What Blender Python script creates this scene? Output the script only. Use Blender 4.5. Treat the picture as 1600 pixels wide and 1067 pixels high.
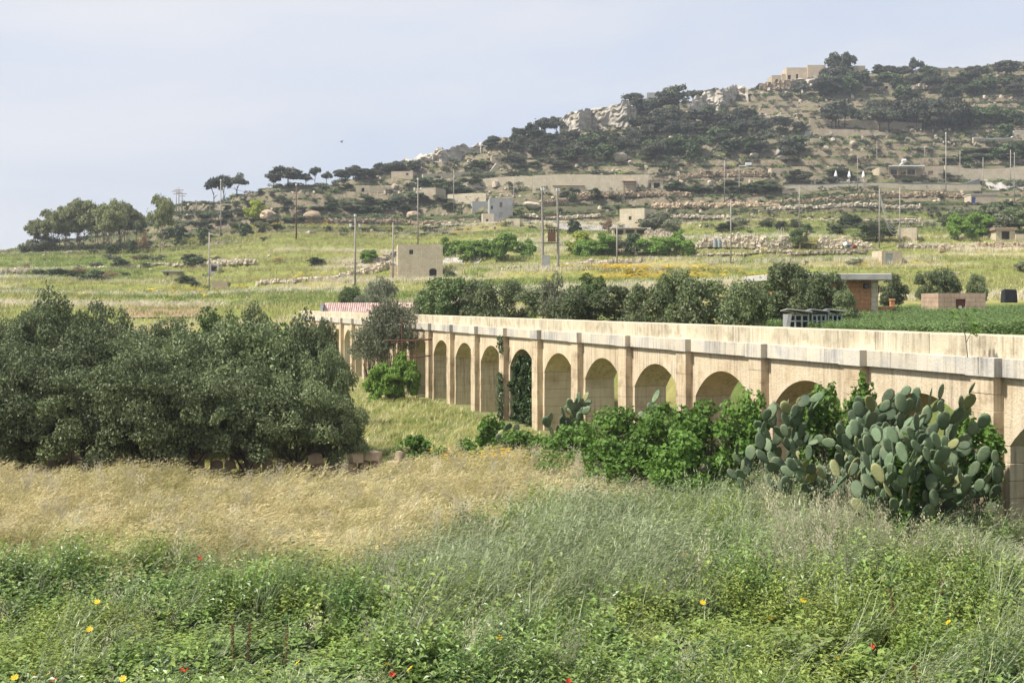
import bpy, math, random
import numpy as np
from mathutils import Vector, Matrix, Euler
for o in list(bpy.data.objects): bpy.data.objects.remove(o)
scene = bpy.context.scene
C = scene.collection
RAD = math.radians
# ------------------------------------------------------------------ camera, sky, sun, exposure
EYE = 5.29          # eye height above the aqueduct's foot, metres
F = 2000.0          # focal length in photo pixels (45 mm on 36 mm)
HY = 475.0          # horizon row of the photograph
cam = bpy.data.cameras.new('camera'); camo = bpy.data.objects.new('camera', cam); C.objects.link(camo)
cam.lens = 45.0; cam.sensor_width = 36.0; cam.shift_y = -58.5/1600
cam.clip_start = 0.1; cam.clip_end = 20000
camo.location = (0, 0, EYE); camo.rotation_euler = (RAD(90), 0, 0)
scene.camera = camo
SUN_EL, SUN_DIR = RAD(54), Vector((-0.965, -0.26, 0)).normalized()
world = bpy.data.worlds.new('World'); scene.world = world; world.use_nodes = True
wn, wl = world.node_tree.nodes, world.node_tree.links
wn.clear()
sky = wn.new('ShaderNodeTexSky'); sky.sky_type = 'NISHITA'; sky.sun_disc = False
sky.sun_elevation = SUN_EL; sky.sun_rotation = math.atan2(SUN_DIR.x, SUN_DIR.y)
sky.air_density = 1.0; sky.dust_density = 3.0; sky.ozone_density = 1.5
tc = wn.new('ShaderNodeTexCoord'); mp = wn.new('ShaderNodeMapping'); mp.inputs['Scale'].default_value = (1.0, 1.0, 2.6)
wl.new(tc.outputs['Generated'], mp.inputs['Vector'])
cn = wn.new('ShaderNodeTexNoise'); cn.inputs['Scale'].default_value = 1.7; cn.inputs['Detail'].default_value = 6; cn.inputs['Roughness'].default_value = 0.5
wl.new(mp.outputs['Vector'], cn.inputs['Vector'])
cr = wn.new('ShaderNodeValToRGB'); cr.color_ramp.elements[0].position = 0.34; cr.color_ramp.elements[1].position = 0.68
cr.color_ramp.elements[0].color = (0.62, 0.62, 0.62, 1); cr.color_ramp.elements[1].color = (0.96, 0.96, 0.96, 1)
wl.new(cn.outputs['Fac'], cr.inputs['Fac'])
mixw = wn.new('ShaderNodeMixRGB'); mixw.inputs['Color2'].default_value = (4.2, 4.72, 5.75, 1)   # thin veil of high cloud
wl.new(cr.outputs['Color'], mixw.inputs['Fac']); wl.new(sky.outputs['Color'], mixw.inputs['Color1'])
bg = wn.new('ShaderNodeBackground'); bg.inputs['Strength'].default_value = 0.1
mp2 = wn.new('ShaderNodeMapping'); mp2.inputs['Scale'].default_value = (1.0, 1.0, 3.4); mp2.inputs['Location'].default_value = (3.1, .4, 1.7)
wl.new(tc.outputs['Generated'], mp2.inputs['Vector'])
cn2 = wn.new('ShaderNodeTexNoise'); cn2.inputs['Scale'].default_value = 2.6; cn2.inputs['Detail'].default_value = 7; cn2.inputs['Roughness'].default_value = 0.52; cn2.inputs['Distortion'].default_value = .4
wl.new(mp2.outputs['Vector'], cn2.inputs['Vector'])
cr2 = wn.new('ShaderNodeMapRange'); cr2.inputs[1].default_value = .38; cr2.inputs[2].default_value = .70; wl.new(cn2.outputs['Fac'], cr2.inputs[0])
mixw2 = wn.new('ShaderNodeMixRGB'); mixw2.inputs['Color2'].default_value = (5.15, 5.25, 5.6, 1)
wl.new(cr2.outputs[0], mixw2.inputs['Fac']); wl.new(mixw.outputs['Color'], mixw2.inputs['Color1'])
wl.new(mixw2.outputs['Color'], bg.inputs['Color'])
wo = wn.new('ShaderNodeOutputWorld'); wl.new(bg.outputs['Background'], wo.inputs['Surface'])
sl = bpy.data.lights.new('sun', 'SUN'); sl.energy = 5.0; sl.angle = RAD(4); sl.color = (1.0, 0.955, 0.87)
so = bpy.data.objects.new('sun', sl); C.objects.link(so)
so.rotation_euler = (Vector((SUN_DIR.x*math.cos(SUN_EL), SUN_DIR.y*math.cos(SUN_EL), math.sin(SUN_EL)))).to_track_quat('Z', 'Y').to_euler()
so.location = (0, 0, 60)
scene.view_settings.view_transform = 'Standard'; scene.view_settings.look = 'None'
scene.view_settings.exposure = 0.66; scene.view_settings.gamma = 1.0
scene.render.resolution_x = 1024; scene.render.resolution_y = 682
scene.render.engine = 'CYCLES'
scene.cycles.max_bounces = 6; scene.cycles.transparent_max_bounces = 8; scene.cycles.volume_bounces = 0

# ------------------------------------------------------------------ helpers
def tag(o, label=None, cat=None, group=None, kind=None):
    if label: o['label'] = label
    if cat: o['category'] = cat
    if group: o['group'] = group
    if kind: o['kind'] = kind
    return o
def empty(name, loc=(0, 0, 0), rz=0.0, label=None, cat=None, group=None):
    o = bpy.data.objects.new(name, None); C.objects.link(o)
    o.empty_display_size = 0.3
    o.location = loc; o.rotation_euler = (0, 0, rz)
    return tag(o, label, cat, group)
def link(name, me, parent=None, loc=(0, 0, 0), rot=(0, 0, 0), scl=(1, 1, 1)):
    o = bpy.data.objects.new(name, me); C.objects.link(o)
    o.parent = parent; o.location = loc; o.rotation_euler = rot; o.scale = scl
    return o
def np_mesh(name, verts, quads=None, tris=None, mats=(), smooth=False, mat_idx=None):
    me = bpy.data.meshes.new(name)
    verts = np.asarray(verts, dtype=np.float32)
    me.vertices.add(len(verts)); me.vertices.foreach_set('co', verts.ravel())
    loops = []; starts = []; tot = 0
    if quads is not None and len(quads):
        q = np.asarray(quads, dtype=np.int32); loops.append(q.ravel()); starts.append(np.arange(len(q))*4 + tot); tot += q.size
    if tris is not None and len(tris):
        t = np.asarray(tris, dtype=np.int32); loops.append(t.ravel()); starts.append(np.arange(len(t))*3 + tot); tot += t.size
    loops = np.concatenate(loops); starts = np.concatenate(starts)
    me.loops.add(len(loops)); me.loops.foreach_set('vertex_index', loops)
    me.polygons.add(len(starts)); me.polygons.foreach_set('loop_start', starts.astype(np.int32))
    if mat_idx is not None: me.polygons.foreach_set('material_index', np.asarray(mat_idx, dtype=np.int32))
    me.polygons.foreach_set('use_smooth', np.full(len(starts), smooth, dtype=bool))
    me.update(calc_edges=True); me.validate()
    for m in mats: me.materials.append(m)
    return me
class MB:
    """collects shapes; mesh()/build() turns them into ONE mesh"""
    def __init__(s): s.v = []; s.f = []; s.m = []
    def add(s, vs, fs, mi=0):
        b = len(s.v); s.v += [tuple(v) for v in vs]
        for f in fs: s.f.append(tuple(i + b for i in f)); s.m.append(mi)
    def box(s, c, d, rz=0.0, mi=0, rot=None):
        x, y, z = d[0]/2, d[1]/2, d[2]/2
        M = rot if rot is not None else Matrix.Rotation(rz, 3, 'Z')
        vs = [Vector(c) + M @ Vector((sx*x, sy*y, sz*z)) for sz in (-1, 1) for sx, sy in ((-1, -1), (1, -1), (1, 1), (-1, 1))]
        s.add(vs, [(3, 2, 1, 0), (4, 5, 6, 7), (0, 1, 5, 4), (1, 2, 6, 5), (2, 3, 7, 6), (3, 0, 4, 7)], mi); return s
    def b2(s, x0, x1, y0, y1, z0, z1, mi=0):
        return s.box(((x0+x1)/2, (y0+y1)/2, (z0+z1)/2), (x1-x0, y1-y0, z1-z0), mi=mi)
    def tube(s, pts, rad, n=6, mi=0, cap=True):
        pts = [Vector(p) for p in pts]
        if not hasattr(rad, '__len__'): rad = [rad]*len(pts)
        rings = []
        for i, p in enumerate(pts):
            t = (pts[min(i+1, len(pts)-1)] - pts[max(i-1, 0)]).normalized()
            a = Vector((1, 0, 0)) if abs(t.x) < 0.8 else Vector((0, 1, 0))
            u = t.cross(a).normalized(); w = t.cross(u)
            rings.append([p + (u*math.cos(2*math.pi*k/n) + w*math.sin(2*math.pi*k/n))*rad[i] for k in range(n)])
        vs = [v for r in rings for v in r]; fs = []
        for i in range(len(pts)-1):
            for k in range(n):
                fs.append((i*n+k, i*n+(k+1) % n, (i+1)*n+(k+1) % n, (i+1)*n+k))
        if cap:
            fs.append(tuple(range(n))[::-1]); fs.append(tuple((len(pts)-1)*n+k for k in range(n)))
        s.add(vs, fs, mi); return s
    def mesh(s, name, mats, smooth=False):
        me = bpy.data.meshes.new(name); me.from_pydata(s.v, [], s.f); me.update()
        mats = mats if isinstance(mats, (list, tuple)) else [mats]
        for m in mats: me.materials.append(m)
        me.polygons.foreach_set('material_index', s.m)
        if smooth: me.polygons.foreach_set('use_smooth', [True]*len(s.f))
        return me
    def build(s, name, mats, parent=None, smooth=False, **k):
        return link(name, s.mesh(name, mats, smooth), parent, **k)
def bevel(o, w=0.01, seg=1):
    m = o.modifiers.new('bevel', 'BEVEL'); m.width = w; m.segments = seg; m.limit_method = 'ANGLE'; return o
def copy_tree(o, parent=None):
    c = o.copy(); C.objects.link(c); c.parent = parent
    for ch in list(o.children): copy_tree(ch, c)
    return c

# ------------------------------------------------------------------ materials
def new_mat(name):
    m = bpy.data.materials.new(name); m.use_nodes = True
    nt = m.node_tree; nt.nodes.clear()
    out = nt.nodes.new('ShaderNodeOutputMaterial'); return m, nt, out
def N(nt, t, **kw):
    n = nt.nodes.new(t)
    for k, v in kw.items():
        if k in n.inputs: n.inputs[k].default_value = v
        else: setattr(n, k, v)
    return n
def c4(c): return (c[0], c[1], c[2], 1.0)
def noise_fac(nt, vec, scale, lo=0.35, hi=0.65, detail=5, rough=0.6):
    n = N(nt, 'ShaderNodeTexNoise', Scale=scale, Detail=detail, Roughness=rough)
    nt.links.new(vec, n.inputs['Vector'])
    r = nt.nodes.new('ShaderNodeMapRange'); r.inputs[1].default_value = lo; r.inputs[2].default_value = hi
    nt.links.new(n.outputs['Fac'], r.inputs[0]); return r.outputs[0]
def mixc(nt, fac, a, b, mode='MIX'):
    m = nt.nodes.new('ShaderNodeMixRGB'); m.blend_type = mode
    for s, v in ((0, fac), (1, a), (2, b)):
        if isinstance(v, (int, float)): m.inputs[s].default_value = v
        elif isinstance(v, tuple): m.inputs[s].default_value = c4(v)
        else: nt.links.new(v, m.inputs[s])
    return m.outputs[0]
def mat(name, c1, c2, scale=2.0, c3=None, s3=9.0, amt3=0.6, streak=None, rough=0.9, bump=0.3, bscale=14.0, rnd=0.12, spec=0.2, metal=0.0, joints=None):
    """matte surface: two noise blended tones, a third spotted tone, vertical streaks, per object tint"""
    m, nt, out = new_mat(name); L = nt.links
    pos = N(nt, 'ShaderNodeNewGeometry').outputs['Position']
    col = mixc(nt, noise_fac(nt, pos, scale), c1, c2)
    if c3: 
        f = noise_fac(nt, pos, s3, 0.5, 0.72)
        mm = N(nt, 'ShaderNodeMath', operation='MULTIPLY'); mm.inputs[1].default_value = amt3; L.new(f, mm.inputs[0])
        col = mixc(nt, mm.outputs[0], col, c3)
    if streak:
        mp = N(nt, 'ShaderNodeMapping'); mp.inputs['Scale'].default_value = (5.5, 5.5, 0.35); L.new(pos, mp.inputs['Vector'])
        f = noise_fac(nt, mp.outputs[0], 1.6, 0.45, 0.66, 7, 0.7)
        mm = N(nt, 'ShaderNodeMath', operation='MULTIPLY'); mm.inputs[1].default_value = streak[1]; L.new(f, mm.inputs[0])
        pm = N(nt, 'ShaderNodeMath', operation='MULTIPLY'); L.new(mm.outputs[0], pm.inputs[0]); L.new(noise_fac(nt, pos, 0.55, 0.34, 0.60, 4), pm.inputs[1])
        col = mixc(nt, pm.outputs[0], col, streak[0])
    if joints:
        bt = N(nt, 'ShaderNodeTexBrick'); bt.inputs['Scale'].default_value = 1.0; bt.inputs['Mortar Size'].default_value = joints[2]
        bt.inputs['Brick Width'].default_value = joints[0]; bt.inputs['Row Height'].default_value = joints[1]
        bt.inputs['Color1'].default_value = (1, 1, 1, 1); bt.inputs['Color2'].default_value = (.9, .9, .9, 1); bt.inputs['Mortar'].default_value = (.68, .66, .62, 1)
        sp = N(nt, 'ShaderNodeSeparateXYZ'); L.new(pos, sp.inputs[0])
        ad = N(nt, 'ShaderNodeMath', operation='ADD'); L.new(sp.outputs[0], ad.inputs[0]); L.new(sp.outputs[1], ad.inputs[1])
        cb = N(nt, 'ShaderNodeCombineXYZ'); L.new(ad.outputs[0], cb.inputs[0]); L.new(sp.outputs[2], cb.inputs[1])
        L.new(cb.outputs[0], bt.inputs['Vector']); col = mixc(nt, 1.0, col, bt.outputs['Color'], 'MULTIPLY')
    if rnd:
        oi = N(nt, 'ShaderNodeObjectInfo'); r = nt.nodes.new('ShaderNodeMapRange')
        r.inputs[3].default_value = 1-rnd; r.inputs[4].default_value = 1+rnd; L.new(oi.outputs['Random'], r.inputs[0])
        h = N(nt, 'ShaderNodeHueSaturation'); L.new(r.outputs[0], h.inputs['Value']); L.new(col, h.inputs['Color']); col = h.outputs[0]
    b = N(nt, 'ShaderNodeBsdfPrincipled', Roughness=rough, Metallic=metal); b.inputs['Specular IOR Level'].default_value = spec
    L.new(col, b.inputs['Base Color'])
    if bump:
        n = N(nt, 'ShaderNodeTexNoise', Scale=bscale, Detail=6.0, Roughness=0.65); L.new(pos, n.inputs['Vector'])
        bp = N(nt, 'ShaderNodeBump', Strength=bump, Distance=0.04); L.new(n.outputs['Fac'], bp.inputs['Height']); L.new(bp.outputs[0], b.inputs['Normal'])
    L.new(b.outputs[0], out.inputs[0]); return m
def leafmat(name, c1, c2, c3=None, trans=0.3, rough=0.55, objr=0.15, spec=0.25):
    """foliage: tone per leaf, tint per plant, some light passing through"""
    m, nt, out = new_mat(name); L = nt.links
    g = N(nt, 'ShaderNodeNewGeometry'); col = mixc(nt, g.outputs['Random Per Island'], c1, c2)
    if c3: col = mixc(nt, noise_fac(nt, g.outputs['Position'], 0.9, 0.45, 0.7, 3), col, c3)
    oi = N(nt, 'ShaderNodeObjectInfo'); r = nt.nodes.new('ShaderNodeMapRange')
    r.inputs[3].default_value = 1-objr; r.inputs[4].default_value = 1+objr; L.new(oi.outputs['Random'], r.inputs[0])
    h = N(nt, 'ShaderNodeHueSaturation'); L.new(r.outputs[0], h.inputs['Value']); L.new(col, h.inputs['Color']); col = h.outputs[0]
    b = N(nt, 'ShaderNodeBsdfPrincipled', Roughness=rough); b.inputs['Specular IOR Level'].default_value = spec; L.new(col, b.inputs['Base Color'])
    t = N(nt, 'ShaderNodeBsdfTranslucent'); L.new(col, t.inputs['Color'])
    mx = N(nt, 'ShaderNodeMixShader', Fac=trans); L.new(b.outputs[0], mx.inputs[1]); L.new(t.outputs[0], mx.inputs[2])
    L.new(mx.outputs[0], out.inputs[0]); return m

STONE = (0.60, 0.47, 0.30)
M = {}
M['limestone'] = mat('limestone', (0.64, 0.545, 0.395), (0.55, 0.45, 0.305), 0.7, (0.42, 0.30, 0.17), 1.7, 0.65, ((0.22, 0.16, 0.11), 0.75), bump=0.6, rnd=0.05)
M['pilaster'] = mat('stained_limestone', (0.62, 0.51, 0.355), (0.49, 0.38, 0.245), 0.9, (0.26, 0.19, 0.12), 2.2, 0.7, ((0.15, 0.11, 0.08), 0.75), bump=0.5, rnd=0.06)
M['cornice'] = mat('cornice_stone', (0.60, 0.525, 0.40), (0.47, 0.44, 0.39), 0.8, (0.33, 0.335, 0.35), 1.1, 0.9, ((0.17, 0.15, 0.13), 0.75), bump=0.4)
M['parapet'] = mat('parapet_stone', (0.60, 0.53, 0.39), (0.52, 0.44, 0.31), 0.8, (0.30, 0.25, 0.17), 2.6, 0.8, ((0.20, 0.16, 0.12), 0.8), bump=0.4)
M['rubble'] = mat('rubble_stone', (0.50, 0.43, 0.33), (0.36, 0.30, 0.22), 1.5, (0.22, 0.20, 0.17), 5.0, 0.6, rnd=0.3)
M['rubble_warm'] = mat('warm_rubble_stone', (0.44, 0.34, 0.23), (0.33, 0.25, 0.17), 1.0, (0.24, 0.19, 0.14), 4.0, 0.6, rnd=0.3)
M['house'] = mat('house_stone', (0.70, 0.61, 0.45), (0.60, 0.51, 0.36), 0.6, (0.46, 0.38, 0.28), 2.0, 0.5, ((0.26, 0.21, 0.16), 0.4), joints=(0.62, 0.27, 0.018))
M['house_far'] = mat('far_house_stone', (0.50, 0.41, 0.295), (0.39, 0.315, 0.225), 0.5, (0.3, 0.25, 0.18), 1.4, 0.5, ((0.24, 0.2, 0.16), 0.4))
M['house_grey'] = mat('grey_house_render', (0.38, 0.38, 0.365), (0.31, 0.305, 0.28), 0.5, (0.26, 0.24, 0.21), 1.4, 0.5, ((0.22, 0.2, 0.18), 0.5))
M['brick_red'] = mat('orange_stone', (0.62, 0.33, 0.16), (0.50, 0.25, 0.12), 0.8, (0.24, 0.12, 0.07), 5.0, 0.8, ((0.25, 0.14, 0.09), 0.4), joints=(0.5, 0.24, 0.02))
M['shed'] = mat('shed_stone', (0.52, 0.38, 0.27), (0.42, 0.30, 0.21), 0.8, (0.32, 0.23, 0.17), 2.5, 0.5, ((0.2, 0.15, 0.11), 0.5), joints=(0.6, 0.27, 0.02))
M['concrete'] = mat('concrete', (0.44, 0.42, 0.38), (0.36, 0.34, 0.31), 1.0, (0.25, 0.24, 0.22), 3.0, 0.5)
M['road'] = mat('pale_road', (0.40, 0.37, 0.34), (0.33, 0.30, 0.27), 0.4, (0.28, 0.25, 0.22), 2.0, 0.4, bump=0.1)
M['soil'] = mat('bare_soil', (0.30, 0.21, 0.13), (0.25, 0.17, 0.10), 0.8, (0.36, 0.27, 0.18), 3.0, 0.4)
M['rock'] = mat('cliff_rock', (0.46, 0.41, 0.34), (0.34, 0.30, 0.24), 0.12, (0.13, 0.13, 0.10), 0.35, 0.9, ((0.26, 0.24, 0.20), 0.5), bump=1.0, bscale=0.8)
M['wood'] = mat('weathered_wood', (0.30, 0.22, 0.15), (0.20, 0.15, 0.11), 4.0, rnd=0.2)
M['pole'] = mat('pole_wood', (0.38, 0.34, 0.30), (0.28, 0.25, 0.22), 3.0, rnd=0.2)
M['bark'] = mat('bark', (0.10, 0.08, 0.06), (0.06, 0.05, 0.04), 6.0, (0.16, 0.14, 0.11), 9.0, 0.5, rnd=0.2)
M['bark_pale'] = mat('pale_bark', (0.26, 0.21, 0.16), (0.15, 0.12, 0.09), 5.0, rnd=0.2)
M['rust'] = mat('rusty_metal', (0.20, 0.10, 0.06), (0.13, 0.07, 0.05), 6.0, rough=0.8, metal=0.2)
M['steel'] = mat('painted_steel', (0.42, 0.43, 0.44), (0.34, 0.35, 0.36), 4.0, rough=0.5, metal=0.3, bump=0)
M['dark'] = mat('dark_metal', (0.035, 0.035, 0.04), (0.02, 0.02, 0.022), 4.0, rough=0.6, bump=0)
M['white'] = mat('white_paint', (0.78, 0.78, 0.76), (0.68, 0.68, 0.66), 3.0, rough=0.6, bump=0)
M['blue'] = mat('blue_paint', (0.10, 0.13, 0.34), (0.08, 0.10, 0.26), 3.0, rough=0.6, bump=0)
M['redbrown'] = mat('red_brown_paint', (0.22, 0.075, 0.05), (0.17, 0.06, 0.04), 3.0, rough=0.6, bump=0)
M['green_grey'] = mat('grey_green_paint', (0.36, 0.42, 0.41), (0.30, 0.35, 0.34), 3.0, rough=0.6, bump=0)
M['tile'] = mat('clay_tile', (0.50, 0.34, 0.30), (0.44, 0.28, 0.24), 3.0, (0.66, 0.56, 0.52), 6.0, 0.7, rnd=0.25)
M['glass'] = mat('dark_glass', (0.05, 0.06, 0.07), (0.04, 0.05, 0.06), 3.0, rough=0.2, spec=0.5, bump=0)
M['olive'] = leafmat('olive_leaf', (0.080, 0.112, 0.046), (0.250, 0.285, 0.145), (0.125, 0.158, 0.06), 0.22, rough=0.5, spec=0.25, objr=.3)
M['olive_grey'] = leafmat('grey_olive_leaf', (0.13, 0.145, 0.085), (0.225, 0.235, 0.145), None, 0.25, objr=.25)
M['carob'] = leafmat('carob_leaf', (0.085, 0.14, 0.042), (0.175, 0.24, 0.085), (0.17, 0.205, 0.08), 0.25)
M['fig'] = leafmat('fig_leaf', (0.065, 0.135, 0.020), (0.165, 0.28, 0.052), (0.10, 0.185, 0.03), 0.35, rough=0.5, spec=0.25)
M['bright'] = leafmat('bright_leaf', (0.136, 0.247, 0.038), (0.248, 0.360, 0.074), None, 0.3)
M['lime'] = leafmat('lime_leaf', (0.304, 0.375, 0.047), (0.448, 0.480, 0.081), None, 0.3)
M['pine'] = leafmat('pine_leaf', (0.060, 0.075, 0.050), (0.125, 0.138, 0.088), (0.095, 0.09, 0.06), 0.15, objr=.3)
M['hillgreen'] = leafmat('hill_leaf', (0.062, 0.092, 0.040), (0.125, 0.160, 0.070), None, 0.15, objr=.3)
M['euc'] = leafmat('eucalyptus_leaf', (0.18, 0.205, 0.092), (0.32, 0.335, 0.155), (0.23, 0.235, 0.10), 0.3)
M['field'] = leafmat('field_grass_blade', (0.29, 0.30, 0.095), (0.45, 0.43, 0.18), None, 0.3, objr=.3)
M['dark_weed'] = leafmat('dark_weed_leaf', (0.045, 0.10, 0.026), (0.12, 0.20, 0.055), None, 0.3, objr=0.3, rough=.4, spec=.4)  # deep green leaves; shade of the gaps between plants put into the colour
M['dry'] = leafmat('dry_leaf', (0.24, 0.16, 0.09), (0.32, 0.22, 0.12), None, 0.2)
M['ivy'] = leafmat('ivy_leaf', (0.032, 0.057, 0.019), (0.072, 0.112, 0.034), None, 0.15, rough=0.4)
M['pad'] = mat('cactus_pad', (0.075, 0.115, 0.058), (0.130, 0.178, 0.100), 1.6, (0.21, 0.21, 0.10), 3.2, 0.6, rough=0.6, bump=0.5, bscale=40.0, rnd=0.4, spec=0.3)
M['wheat'] = leafmat('ripe_wheat', (0.49, 0.425, 0.225), (0.77, 0.69, 0.435), (0.42, 0.39, 0.17), 0.3, objr=0.25)
M['wheat_green'] = leafmat('green_wheat', (0.30, 0.31, 0.10), (0.50, 0.47, 0.19), None, 0.3, objr=0.25)
M['oat'] = leafmat('pale_oat', (0.52, 0.46, 0.32), (0.68, 0.62, 0.46), None, 0.35)
M['silver'] = leafmat('silvery_grass', (0.19, 0.24, 0.115), (0.47, 0.51, 0.31), None, 0.3, objr=0.3, rough=.4, spec=.4)
M['grass'] = leafmat('green_grass', (0.11, 0.17, 0.036), (0.30, 0.36, 0.10), None, 0.35, objr=0.3, rough=.42, spec=.35)
M['bean'] = leafmat('bean_leaf', (0.105, 0.185, 0.038), (0.29, 0.39, 0.11), (0.15, 0.24, 0.05), 0.32, objr=0.35, rough=0.38, spec=0.5)
M['weed'] = leafmat('yellow_green_weed', (0.21, 0.28, 0.052), (0.39, 0.44, 0.13), (0.20, 0.29, 0.07), 0.35, objr=0.3)
M['yellow'] = leafmat('yellow_petal', (0.75, 0.48, 0.015), (0.80, 0.56, 0.03), None, 0.3, objr=0.1)
M['red'] = leafmat('poppy_petal', (0.65, 0.02, 0.012), (0.72, 0.04, 0.02), None, 0.3, objr=0.1)
M['maroon'] = leafmat('dock_seed', (0.15, 0.05, 0.035), (0.22, 0.09, 0.05), None, 0.2)
M['crop'] = leafmat('green_crop', (0.105, 0.165, 0.05), (0.18, 0.25, 0.09), None, 0.3, objr=0.2)

def yellow_some(m, share, c):
    """a share of the objects that use this material take another colour (old, yellowed pads)"""
    nt = m.node_tree; b = next(n for n in nt.nodes if n.type == 'BSDF_PRINCIPLED'); src = b.inputs['Base Color'].links[0].from_socket
    oi = nt.nodes.new('ShaderNodeObjectInfo'); w = nt.nodes.new('ShaderNodeMath'); w.operation = 'MULTIPLY'; w.inputs[1].default_value = 37.7; nt.links.new(oi.outputs['Random'], w.inputs[0])
    f = nt.nodes.new('ShaderNodeMath'); f.operation = 'FRACT'; nt.links.new(w.outputs[0], f.inputs[0]); g = nt.nodes.new('ShaderNodeMath'); g.operation = 'LESS_THAN'; g.inputs[1].default_value = share; nt.links.new(f.outputs[0], g.inputs[0])
    k = nt.nodes.new('ShaderNodeMath'); k.operation = 'MULTIPLY'; k.inputs[1].default_value = .7; nt.links.new(g.outputs[0], k.inputs[0])
    nt.links.new(mixc(nt, k.outputs[0], src, c), b.inputs['Base Color'])
yellow_some(M['pad'], .10, (0.30, 0.29, 0.12))
# ------------------------------------------------------------------ terrain
_rs = np.random.RandomState(5); _tab = _rs.rand(256, 256)
def vn(x, y, sc=1.0, seed=0):
    x = np.asarray(x, float)/sc + seed*17.3; y = np.asarray(y, float)/sc + seed*9.7
    xi = np.floor(x).astype(int); yi = np.floor(y).astype(int); fx = x-xi; fy = y-yi
    fx = fx*fx*(3-2*fx); fy = fy*fy*(3-2*fy)
    g = lambda a, b: _tab[a & 255, b & 255]
    return (g(xi, yi)*(1-fx)+g(xi+1, yi)*fx)*(1-fy) + (g(xi, yi+1)*(1-fx)+g(xi+1, yi+1)*fx)*fy
def fbm(x, y, sc, seed=0):
    return vn(x, y, sc, seed)*.55 + vn(x, y, sc/2.1, seed+3)*.28 + vn(x, y, sc/4.3, seed+5)*.17
def sst(a, b, x):
    t = np.clip((np.asarray(x, float)-a)/(b-a), 0, 1); return t*t*(3-2*t)
# height of the far ground: per bearing (column of the photograph), distance -> apparent row; ridge distance last
PROF = {
 -500: [(100, 505), (130, 478), (160, 452), (190, 428), (220, 404), (250, 396), (275, 393)],
 0:    [(100, 505), (130, 478), (160, 452), (190, 425), (220, 400), (245, 393), (270, 391)],
 200:  [(100, 505), (130, 480), (160, 455), (190, 425), (212, 400), (235, 388), (265, 372), (290, 350)],
 300:  [(100, 505), (130, 482), (160, 456), (190, 425), (208, 400), (230, 380), (260, 362), (290, 335), (312, 317)],
 450:  [(100, 505), (130, 478), (160, 447), (190, 410), (208, 378), (230, 362), (260, 342), (300, 310), (332, 287)],
 640:  [(100, 500), (130, 470), (150, 447), (162, 436), (175, 420), (190, 405), (210, 385), (230, 366), (250, 352), (270, 340), (300, 312), (330, 283), (362, 254)],
 800:  [(90, 500), (130, 455), (150, 427), (170, 410), (190, 395), (210, 374), (230, 356), (250, 342), (280, 318), (320, 285), (360, 245), (392, 208)],
 1000: [(80, 498), (120, 460), (150, 424), (170, 410), (190, 393), (220, 368), (250, 345), (280, 318), (320, 280), (360, 240), (400, 200), (432, 164)],
 1200: [(45, 524), (60, 512), (80, 494), (110, 460), (140, 432), (160, 415), (180, 395), (200, 378), (230, 350), (260, 328), (300, 298), (340, 255), (380, 215), (420, 175), (452, 132)],
 1400: [(45, 524), (60, 508), (90, 483), (120, 455), (150, 420), (170, 402), (190, 387), (210, 368), (240, 342), (270, 320), (300, 296), (320, 281), (340, 258), (380, 215), (420, 170), (450, 135), (470, 109)],
 1600: [(45, 520), (60, 503), (90, 482), (120, 452), (150, 420), (170, 402), (200, 378), (240, 344), (300, 297), (320, 285), (340, 262), (380, 215), (420, 160), (450, 122), (480, 96)],
 2200: [(45, 520), (60, 503), (90, 482), (120, 452), (150, 420), (170, 402), (200, 378), (240, 344), (300, 297), (320, 285), (340, 262), (380, 215), (420, 160), (450, 122), (480, 92)],
}
_cols = np.array(sorted(PROF)); _Dg = np.arange(20, 1801, 2.0)
_T = []
for cpx in _cols:
    p = PROF[cpx]; d = [q[0] for q in p]; z = [EYE-(q[1]-HY)/F*q[0] for q in p]
    d0, z0 = d[-1], z[-1]
    d = [20, 30] + d + [d0+8, d0+40, d0+120, d0+300, 1800]
    y0 = p[0][1]; z = [EYE-(y0-HY)/F*20, EYE-(y0-HY)/F*30] + z + [z0+.4, z0-1.5, z0-9, z0-25, z0*.3]
    _T.append(np.interp(_Dg, d, z))
_T = np.array(_T)
AU = 4.6*math.hypot(1, 623/F)                     # bay length along the aqueduct
AD = Vector((-623/F, 1, 0)).normalized()          # its direction, away from us
AW = Vector((AD.y, -AD.x, 0))                     # across it, away from us
A0 = Vector(((1553-800)/F*5.55*4.6, 5.55*4.6, 0)) # near edge of the pilaster at the right of the photograph
def table(X, Y):
    Yc = np.clip(Y, 20.0, 1799.0); px = np.clip(800 + F*X/Yc, _cols[0], _cols[-1]-1e-3)
    i = np.clip(np.searchsorted(_cols, px, side='right')-1, 0, len(_cols)-2)
    fx = (px-_cols[i])/(_cols[i+1]-_cols[i]); fx = fx*fx*(3-2*fx)*.6 + fx*.4
    j = np.clip(((Yc-20)/2).astype(int), 0, len(_Dg)-2); fy = (Yc-20)/2-j
    return (_T[i, j]*(1-fx)+_T[i+1, j]*fx)*(1-fy) + (_T[i, j+1]*(1-fx)+_T[i+1, j+1]*fx)*fy
def steps(X, Y, zt):
    n = (fbm(X/2.2, Y, 60, 1)-.5)*4
    st = np.where(Y < 225, 1.7, 3.2); q = (zt+n)/st; fl = np.floor(q); return n, st, fl, q-fl
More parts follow.
